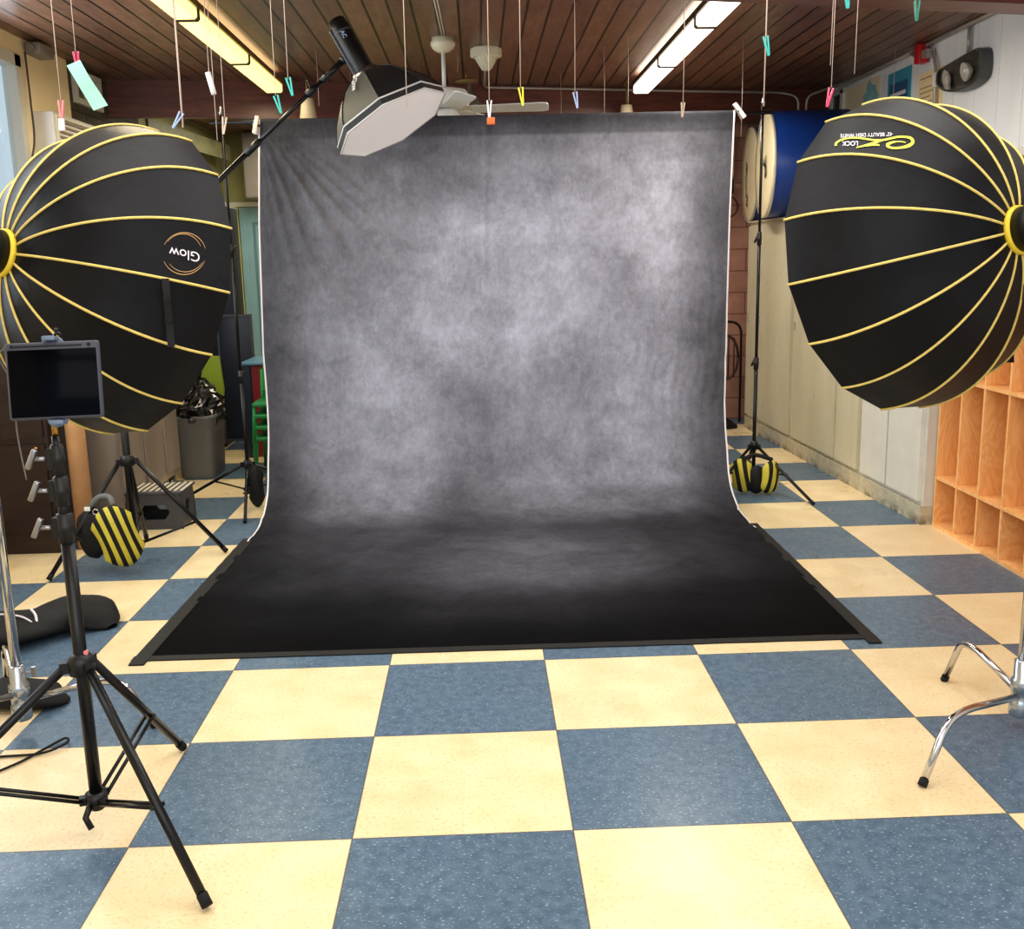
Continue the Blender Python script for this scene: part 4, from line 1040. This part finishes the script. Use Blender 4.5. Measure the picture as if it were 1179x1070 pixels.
hang(2.14,1.6,2.12,'string with a turquoise clothespin halfway above the drums',[(M['teal'],.26,-.2,'turquoise clothespin high above the blue drums')], r=.0028)
hang(2.44,1.7,2.20,'string with a pink clothespin left of the cream poster',[(M['pink'],.0,.2,'hot pink clothespin hanging beside the cream poster')])
hang(2.31,1.2,2.44,'short string with a large turquoise clothespin at top right beam',[(M['teal'],.02,-.1,'large turquoise clothespin against the top right beam')])
hang(2.50,1.9,2.32,'string left of the posters ending above the right softbox')
hang(2.64,2.0,2.30,'string in front of the cream poster end')
hang(2.73,1.6,2.50,'string with a dark green clothespin by the red alarm box',[(mat('dark green plastic',(50,130,110),.4),.0,0,'green clothespin near the red box on the right wall')])
for x,y,zb,lb in ((-.06,4.83,2.62,'distant string hanging left of the boom head'),(.07,5.65,2.6,'distant short string near the boom bracket'),(1.91,4.81,2.5,'distant string hanging left of the farthest white light'),(2.03,4.5,2.5,'distant string beside the farthest white light'),(2.84,4.69,2.35,'distant string hanging past backdrop top right corner'),(4.05,5.1,2.6,'thin string in front of the peach poster'),(1.70,5.9,2.6,'faint distant string in front of the far beam'),(.9,4.97,2.85,'very short string stub behind the octagonal softbox')):
    hang(x,y,zb,lb)

# ------------------------------------------------------------------ left background
pi_ = thing('upright_piano', (-1.6,3.2,0), 'dark brown upright cabinet behind the left softbox', 'cabinet')
pi_.name = 'dark_cabinet'
MB().rbox((-1.585,3.24,.575),(.43,.5,1.15),.01).build('body', M['dark_wood'], pi_)
MB().bb(-1.78,-1.39,2.975,2.99,.12,.62).build('door', M['dark_wood'], pi_)
MB().bb(-1.78,-1.39,2.975,2.99,.66,1.10).build('door', M['dark_wood'], pi_)
MB().sphere((-1.43,2.965,.6),.012,10).build('knob', M['brass'], pi_)
tb2 = MB().lathe([(.0,0),(.052,0),(.052,1.25),(.04,1.25),(.04,1.2)],(-1.265,3.10,0),(0,0,1),28).build('paper_roll', M['cardboard']); tag(tb2,'tall brown kraft paper roll standing beside the dark cabinet','paper roll')
ct = thing('steel_cart', (-1.5,4.0,0), 'brown steel cart on casters beside the grey bin', 'cart')
MB().rbox((-1.48,4.12,.52),(.60,1.18,.82),.012).build('body', M['steel_brown'], ct)
for yy in (3.50,3.95,4.36): MB().bb(-1.178,-1.168,yy,yy+.30,.16,.88).build('panel', M['steel_brown'], ct)
for xx in (-1.70,-1.22):
    for yy in (3.55,4.60):
        b = MB(); b.lathe([(0,-.012),(.038,-.012),(.04,0),(.038,.012),(0,.012)],(xx,yy,.041),(1,0,0),18); b.box((xx,yy,.085),(.035,.05,.05)); b.build('caster', M['dull_chrome'], ct)
fr_ = MB()
for xx in (-1.10,-1.045): fr_.cyl((xx,3.30,0),(xx,3.30,1.1),.012,8)
tw = thing('waste_bin', (-1.13,5.1,0), 'slim grey waste bin with a black liner spilling over', 'bin')
b = MB(); sec = []
for z,sx_,sy_ in ((0,.125,.19),(.02,.13,.195),(.44,.15,.225),(.455,.16,.235),(.475,.16,.235),(.475,.148,.22),(.1,.128,.19)):
    sec.append([V((-1.13+sx_*math.copysign(abs(math.cos(t))**.35,math.cos(t)), 5.1+sy_*math.copysign(abs(math.sin(t))**.35,math.sin(t)), z)) for t in [2*PI*k/32 for k in range(33)]])
b.sheet(sec); b.add(sec[0][:-1],[tuple(range(32))]); b.build('bin_body', M['bin_grey'], tw)
# crumpled liner
b = MB(); g = []
random.seed(3)
for i in range(15):
    f = i/14; row = []
    for k in range(37):
        t = 2*PI*k/36; prof_r = [(.0,.165),(.15,.178),(.45,.17),(.75,.14),(1,.05)]
        rr_ = np.interp(f,[p[0] for p in prof_r],[p[1] for p in prof_r]); cr = .018*math.sin(t*7+f*9)+.014*math.sin(t*11-f*13)+.01*math.sin(t*5+f*21)
        row.append(V((-1.13+(rr_+cr)*math.cos(t), 5.1+(rr_*1.35+cr)*math.sin(t), .41+f*.30+.02*math.sin(t*3+f*5))))
    row[-1] = row[0]; g.append(row)
b.sheet(g, False); b.build('bin_liner', M['trash_bag'], tw)
lm_ = MB().prism([(-1.24,5.48,.0),(-1.10,5.48,.0),(-1.03,5.48,.60),(-1.05,5.48,.86),(-1.16,5.48,.86),(-1.22,5.48,.6)],(0,.04,0)).build('folded_mat', M['lime']); tag(lm_,'lime green folded mat standing behind the bin','mat')
nv = thing('navy_board', (-1.13,6.4,0), 'tall navy freestanding board left of the backdrop', 'board')
MB().rbox((-1.12,6.4,.58),(.30,.03,1.1),.008).build('panel', M['navy'], nv)
MB().ringplate([(-1.275,6.38,.03),(-.965,6.38,.03),(-.965,6.38,1.14),(-1.275,6.38,1.14)],[(-1.255,6.38,.05),(-.985,6.38,.05),(-.985,6.38,1.12),(-1.255,6.38,1.12)],(0,-.012,0)).build('frame', M['grey_plastic'], nv)
for xx in (-1.25,-.99): MB().bb(xx-.012,xx+.012,6.25,6.55,0,.03).build('foot', M['black_metal'], nv)
nb = MB().rbox((-1.36,6.75,1.03),(.44,.30,2.06),.02).build('wardrobe', mat('very dark blue laminate',(16,24,44),.5)); tag(nb,'very dark blue tall wardrobe by the pale blue door','wardrobe')
tbl = thing('play_table', (-.68,5.95,0), 'red cabinet table with pale blue top left of the backdrop', 'table')
MB().rbox((-.66,5.95,.775),(.54,.5,.03),.01).build('tabletop', M['blue_top'], tbl)
MB().bb(-.86,-.42,5.74,6.16,.0,.759).build('body', M['red_panel'], tbl)
MB().bb(-.93,-.87,5.72,5.74,.0,.759).build('side_panel', M['navy'], tbl)
# stacked green chairs
def child_chair(x, y, z, label, seat=.30):
    t = thing('child_chair', (x,y,z), label, 'chair','green stacking chairs beside the backdrop')
    MB().rbox((x,y,z+seat-.012),(.34,.30,.035),.014).build('seat', M['green_chair'], t)
    MB().sheet([[V((x-.14+.28*i/6, y+.15+.04*k/4+.02*math.sin(PI*i/6), z+seat+.06+.20*k/4)) for i in range(7)] for k in range(5)]).build('backrest', M['green_chair'], t)
    for sx_ in (-1,1):
        MB().tube(bend([(x+sx_*.155,y-.13,z+seat-.03),(x+sx_*.17,y-.15,z)],.03),.015,8).build('leg', M['green_chair'], t)
        MB().tube(bend([(x+sx_*.15,y+.19,z+seat+.22),(x+sx_*.15,y+.15,z+seat-.02),(x+sx_*.17,y+.20,z)],.05),.015,8).build('leg', M['green_chair'], t)
    return t
ch_lab = ['lowest green stacking chair by the backdrop edge','second lowest green stacking chair by the backdrop edge','second highest green stacking chair by backdrop edge','topmost green stacking chair by the backdrop edge']
for k in range(4): child_chair(-.52, 5.05, .085*k, ch_lab[k])
# door and panels on the far wall
dm_ = mat('darker blue paint',(104,140,156),.5); yd_ = YF-.1
dr = struct('door_1', MB().ringplate([(-1.66,yd_-.03,0),(-.74,yd_-.03,0),(-.74,yd_-.03,2.19),(-1.66,yd_-.03,2.19)],[(-1.58,yd_-.03,0.0),(-.82,yd_-.03,0.0),(-.82,yd_-.03,2.11),(-1.58,yd_-.03,2.11)],(0,.03,0)), M['pale_blue_paint'])
MB().bb(-1.58,-.82,yd_-.022,yd_-.002,0.01,2.11).build('door_panel', M['pale_blue_paint'], dr)
MB().ringplate([(-1.52,yd_-.026,.2),(-.88,yd_-.026,.2),(-.88,yd_-.026,2.03),(-1.52,yd_-.026,2.03)],[(-1.49,yd_-.026,.23),(-.91,yd_-.026,.23),(-.91,yd_-.026,2.0),(-1.49,yd_-.026,2.0)],(0,.004,0)).build('door_moulding', dm_, dr)
pl = MB().rbox((-.95,yd_-.19,2.615),(1.12,.36,.70),.03).build('wall_cupboard', M['grey_panel']); tag(pl,'warm grey cupboard high above the pale blue door','cupboard')
rl = struct('trim_3', MB().bb(XL,-.3,yd_-.03,yd_,2.20,2.25), M['white_paint'])
yp_ = MB().bb(-1.76,-1.67,yd_-.045,yd_,0,2.2).build('door_post', mat('yellow green paint',(196,190,124),.5)); tag(yp_,'yellow green painted post left of the pale blue door','post')
du = thing('ventilation_duct', (-1.6,8,2.8), 'olive sheet metal duct slanting under the far ceiling', 'duct')
MB().prism([(-1.80,6.7,2.66),(-1.62,8.9,2.66),(-1.62,8.9,2.82),(-1.80,6.7,2.82)],(-.018,0,0)).build('casing', mat('olive duct metal',(120,118,84),.5,noise=.2), du)
gp = MB().tube(smooth2d([(-1.79,7.6,1.9),(-1.79,7.6,2.35),(-1.76,7.6,2.44),(-1.70,7.6,2.46),(-1.65,7.6,2.42),(-1.64,7.6,2.3)]),.012,8).build('curved_pipe', M['conduit']); tag(gp,'thin curved grey pipe under the far ceiling at left','pipe')

# step stool
ss = thing('step_stool', (-1.03,3.6,0), 'grey folding plastic step stool with slatted top by the tripod', 'step stool')
x0_, x1_, y0_, y1_, hh_ = -1.150, -.82, 3.45, 3.72, .215
m_st = mat('dark grey stool plastic',(70,70,74),.5)
for yy in (y0_, y1_):
    lean = .0
    xm = (x0_+x1_)/2; outer = [(x0_,yy,.0),(xm,yy,0),(x1_,yy,0),(x1_,yy,hh_*.5),(x1_-.01,yy,hh_),(xm,yy,hh_),(x0_+.01,yy,hh_),(x0_,yy,hh_*.5)]
    inn = [(xm-.058,yy,hh_*.28),(xm,yy,hh_*.28),(xm+.058,yy,hh_*.28),(xm+.092,yy,hh_*.49),(xm+.058,yy,hh_*.70),(xm,yy,hh_*.70),(xm-.058,yy,hh_*.70),(xm-.092,yy,hh_*.49)]
    MB().ringplate(outer, inn, (0,.014,0)).build('leg_panel', m_st, ss)
for xx in (x0_+.004, x1_-.018):
    ym = (y0_+y1_)/2+.007; outer = [(xx,y0_+.015,0),(xx,ym,0),(xx,y1_-.001,0),(xx,y1_-.001,hh_*.5),(xx,y1_-.001,hh_),(xx,ym,hh_),(xx,y0_+.015,hh_),(xx,y0_+.015,hh_*.5)]
    inn = [(xx,ym-.035,hh_*.4),(xx,ym,hh_*.36),(xx,ym+.035,hh_*.4),(xx,ym+.045,hh_*.55),(xx,ym+.035,hh_*.7),(xx,ym,hh_*.75),(xx,ym-.035,hh_*.7),(xx,ym-.045,hh_*.55)]
    MB().ringplate(outer, inn, (.014,0,0)).build('end_panel', m_st, ss)
MB().rbox(((x0_+x1_)/2,(y0_+y1_)/2+.007,hh_+.008),(x1_-x0_+.01,y1_-y0_+.03,.016),.005).build('step_top', m_st, ss)
sl = MB()
for k in range(9):
    xx = x0_+.03+k*.037; sl.box((xx,(y0_+y1_)/2+.007,hh_+.018),(.016,y1_-y0_-.03,.004))
sl.build('grip_strips', mat('white grip strip',(214,206,186),.6), ss)

# sandbags
def lobe(c, size, R_, stripes, m1, parent, name, nst=9):
    """cushion-like saddle bag lobe with pinched corners"""
    b = MB(); n1, n2 = 36, 20; g0, g1 = [], []
    for j in range(n2+1):
        v = -1+2*j/n2; r0_, r1_ = [], []
        for i in range(n1+1):
            u = -1+2*i/n1; th = max(0,(1-u*u))**.55*max(0,(1-v*v))**.5
            pu = u*(1-.10*(1-v*v)*abs(u)); pv = v*(1-.46*(u*u)*1.0)
            wr = .05*math.sin(u*9+v*3)*th
            r0_.append(V(c)+R_@V((pu*size[0], -size[1]*th*(1+wr), pv*size[2]))); r1_.append(V(c)+R_@V((pu*size[0], size[1]*th*(1+wr), pv*size[2])))
        g0.append(r0_); g1.append(r1_)
    for g in (g0, g1):
        o_ = len(b.v); b.v += [tuple(p) for r in g for p in r]
        for j in range(n2):
            for i in range(n1):
                b.f.append((o_+j*(n1+1)+i,o_+j*(n1+1)+i+1,o_+(j+1)*(n1+1)+i+1,o_+(j+1)*(n1+1)+i)); b.sm.append(True)
                b.mi.append(1 if (stripes and (i*nst//n1)%2==0) else 0)
    return b.build(name, [m1, M['stripe_yellow']], parent)
sbag = thing('sandbag', (-.95,2.58,.2), 'black and yellow striped saddle sandbag hung on the left tripod', 'sandbag')
R1 = Matrix.Rotation(.45,3,'Z') @ Matrix.Rotation(-.30,3,'Y')
lobe((-.880,2.54,.205), (.105,.06,.168), R1, True, M['bag_cloth'], sbag, 'striped_pouch')
lobe((-1.045,2.62,.20), (.085,.06,.13), Matrix.Rotation(-.5,3,'Z')@Matrix.Rotation(-.15,3,'Y'), False, M['bag_cloth'], sbag, 'black_pouch')
MB().tube(bend([(-1.06,2.62,.32),(-.99,2.62,.40),(-.93,2.62,.40),(-.90,2.57,.36)],.04),.016,10).build('strap', mat('grey webbing',(110,110,108),.7), sbag)
MB().tube(arc((-.985,2.55,.335),.014,0,2*PI,(1,0,0),(0,0,1),14),.003,6).build('buckle', M['chrome'], sbag)
MB().rbox((-1.03,2.56,.35),(.03,.006,.022),.002).build('label_patch', M['white_plastic'], sbag)
sb2 = thing('sandbag', (2.80,3.9,.1), 'striped sandbag draped over the base of the right backdrop stand', 'sandbag')
lobe((2.875,3.88,.118), (.070,.045,.112), Matrix.Rotation(.3,3,'Z')@Matrix.Rotation(.15,3,'Y'), True, M['bag_cloth'], sb2, 'striped_pouch', 5)
lobe((2.70,3.92,.125), (.075,.045,.115), Matrix.Rotation(-.3,3,'Z')@Matrix.Rotation(-.2,3,'Y'), True, M['bag_cloth'], sb2, 'striped_pouch', 5)
lobe((2.79,3.90,.10), (.06,.05,.095), Matrix.Rotation(.0,3,'Z'), False, M['bag_cloth'], sb2, 'black_pouch')
MB().tube(bend([(2.70,3.92,.235),(2.79,3.96,.26),(2.885,3.88,.235)],.05),.014,8).build('strap', M['bag_cloth'], sb2)
sb3 = thing('sandbag', (-.5,3.86,.1), 'plain black sandbag hanging at the foot of left backdrop stand', 'sandbag')
lobe((-.475,3.93,.145), (.05,.04,.14), Matrix.Rotation(.3,3,'Z'), False, M['bag_cloth'], sb3, 'black_pouch')
MB().tube([(-.475,3.93,.27),(-.53,3.97,.31)],.008,8).build('strap', M['bag_cloth'], sb3)
# black bag on floor with white piping
def blob(path, rads, name, m, parent=None, flatten=.75, n=28, wob=.05, wide=1.0):
    b = MB(); pts = smooth2d([tuple(p)+(r,) for p, r in zip(path, rads)], 6); g = []
    for i, q in enumerate(pts):
        p = V(q[:3]); r_ = q[3]; a_ = V(pts[max(i-1,0)][:3]); c_ = V(pts[min(i+1,len(pts)-1)][:3]); d = (c_-a_); d.z = 0; d.normalize(); s_ = V((-d.y,d.x,0))
        row = []
        for k in range(n+1):
            t = 2*PI*k/n; w_ = 1+wob*math.sin(3*t+i*.5)+wob*.7*math.sin(5*t-i*.37)
            row.append(V((p.x,p.y,0))+s_*math.cos(t)*r_*1.25*w_*wide+V((0,0,max(.002, r_*flatten+math.sin(t)*r_*flatten*w_))))
        row[-1] = row[0]; g.append(row)
    b.sheet(g); return b.build(name, m, parent)
eb = thing('equipment_bag', (-1.0,1.75,0), 'soft black equipment bag with white piping lying on the floor', 'bag')
blob([(-1.52,1.50,0),(-1.42,1.52,0),(-1.24,1.55,0),(-1.08,1.60,0),(-.94,1.70,0),(-.86,1.78,0),(-.78,1.80,0),(-.70,1.77,0),(-.65,1.74,0)], [.02,.09,.11,.10,.075,.095,.085,.05,.015], 'bag_body', M['bag_cloth'], eb, .66, wob=.07, wide=1.45)
MB().tube(smooth2d([(-1.3,1.52,.150),(-1.15,1.55,.145),(-1.05,1.58,.137),(-.975,1.60,.118),(-.93,1.60,.09)]),.0045,6).build('piping', M['white_print'], eb)
MB().tube(smooth2d([(-.965,1.68,.122),(-.93,1.64,.108),(-.91,1.60,.075)]),.006,6).build('zip_pull', M['white_print'], eb)
sb4 = blob([(-.98,1.10,0),(-.86,1.02,0),(-.72,.98,0),(-.60,.97,0),(-.54,.98,0)], [.02,.075,.085,.07,.015], 'sandbag', M['bag_cloth'], None, .45, wob=.03); tag(sb4,'flat black sandbag lying behind base of left chrome stand','sandbag')
cb_ = MB().tube(smooth2d([(-.95,.30,.005),(-.75,.36,.005),(-.60,.42,.005),(-.52,.50,.006),(-.47,.60,.006),(-.43,.66,.010),(-.41,.62,.012),(-.47,.56,.008),(-.62,.55,.005),(-.85,.50,.005)]),.0042,8).build('power_cable', M['rubber']); tag(cb_,'thin black cable looping on floor behind the tablet stand','cable')

# right background clutter
rk = thing('folding_chair', (3.34,6.8,0), 'black metal folding chair leaning beside the far cabinet', 'chair')
rkb = MB()
rkb.tube(bend([(3.02,6.72,.02),(3.10,6.72,.95),(3.40,6.72,.95),(3.40,6.72,.02)],.12),.012,8)
MB.build(rkb,'frame', M['black_metal'], rk)
MB().tube(arc((3.27,6.74,.62),.20,0,2*PI,(.55,0,0),(0,0,1),24),.012,8).build('back_hoop', mat('dark brown bentwood',(60,32,26),.4), rk)
for k in range(4):
    MB().tube([(3.19+.05*k,6.74,.44),(3.19+.05*k,6.74,.80)],.007,6).build('spindle', mat('dark brown spindle',(60,32,26),.4), rk)
bs = thing('badminton_racket', (3.36,6.93,2.0), 'round wire racket hung on the pink block wall', 'racket')
MB().tube(arc((3.30,6.95,1.98),.10,0,2*PI,(1,0,0),(0,0,.95),24),.008,8).build('frame', mat('maroon frame',(70,30,30),.5), bs)
g = MB()
for k in range(-3,4):
    h_ = math.sqrt(max(.01-(k*.026)**2,0)); g.tube([(3.30+k*.026,6.95,1.98-h_),(3.30+k*.026,6.95,1.98+h_)],.0025,5); g.tube([(3.30-h_,6.95,1.98+k*.026),(3.30+h_,6.95,1.98+k*.026)],.0025,5)
g.build('mesh', mat('tan mesh',(170,120,100),.6), bs)
dk = MB().rbox((3.27,6.93,2.16),(.16,.07,.14),.02).build('cloth_bundle', M['bag_cloth']); tag(dk,'dark cloth bundle hung above the round racket','cloth')
wbd = MB().bb(3.18,3.36,6.955,6.979,2.25,2.62).build('notice_board', mat('dirty pink panel',(168,130,112),.6,noise=.1)); tag(wbd,'narrow pale panel on the block wall left of the drums','panel')
bl = blob([(3.10,6.55,0),(3.2,6.5,0),(3.32,6.52,0)],[.02,.07,.02],'dark_bundle',M['bag_cloth']); tag(bl,'dark bundle on the floor beside the far cabinet','bundle')
# cream vases on the beam line
for x_,y_,lb in ((2.29,6.35,'cream cone lamp shade below the farthest white light'),(-.27,5.7,'pale lamp shade below the farthest yellow light')):
    ls_ = thing('cone_lamp', (x_,y_,CH), lb, 'lamp','pale cone lamps near the far beam')
    MB().lathe([(.045,.0),(.075,-.20),(.07,-.20),(.04,0)], (x_,y_,2.80),(0,0,1),24).build('lamp_shade', mat('pale shade',(205,190,160),.5), ls_)
    MB().cyl((x_,y_,2.80),(x_,y_,CH),.008,8).lathe([(0,0),(.045,0),(.045,.006),(0,.006)],(x_,y_,2.795),(0,0,1),20).build('stem', M['fixture_brass'], ls_)

# ------------------------------------------------------------------ light and world
wd = bpy.data.worlds.new('world'); scene.world = wd; wd.use_nodes = True
wd.node_tree.nodes['Background'].inputs['Color'].default_value = (.74,.86,.95,1); wd.node_tree.nodes['Background'].inputs['Strength'].default_value = 0.95
area('room_overhead_fill', (1.2,.7,2.95), (4.4,2.4), 105, (1,.97,.93))  # added fill over the unseen foreground, brightens upward-facing surfaces
area('front_overhead_fill', (1.1,-2.6,2.9), (4.2,2.0), 75, (1,.96,.90))  # added fill near the camera, out of view, no fixture modelled
area('front_fill_lamp', (1.1,-3.9,2.1), (4.5,1.4), 55, (1,.97,.94), (math.radians(86),0,0))
area('left_row_ceiling_fill', (-.52,3.8,2.945), (.12,3.6), 5, (1,.78,.4), (PI,0,0))  # hidden lamp added above the battens to brighten the ceiling boards
area('right_row_ceiling_fill', (2.365,4.4,2.945), (.12,3.2), 7, (1,.9,.75), (PI,0,0))  # same added ceiling fill for the right row
area('window_light', (XL+.06,2.4,2.0), (1.7,3.4), 70, (.86,.93,1.0), (0,math.radians(-90),0))
area('rear_room_fill', (-.6,7.7,2.93), (1.4,1.6), 60, (1,.92,.75))  # unseen fill added to lift the far room and left wall
vs_ = scene.view_settings; vs_.view_transform = 'Standard'; vs_.look = 'None'; vs_.exposure = -0.02; vs_.gamma = 0.90
scene.cycles.max_bounces = 8
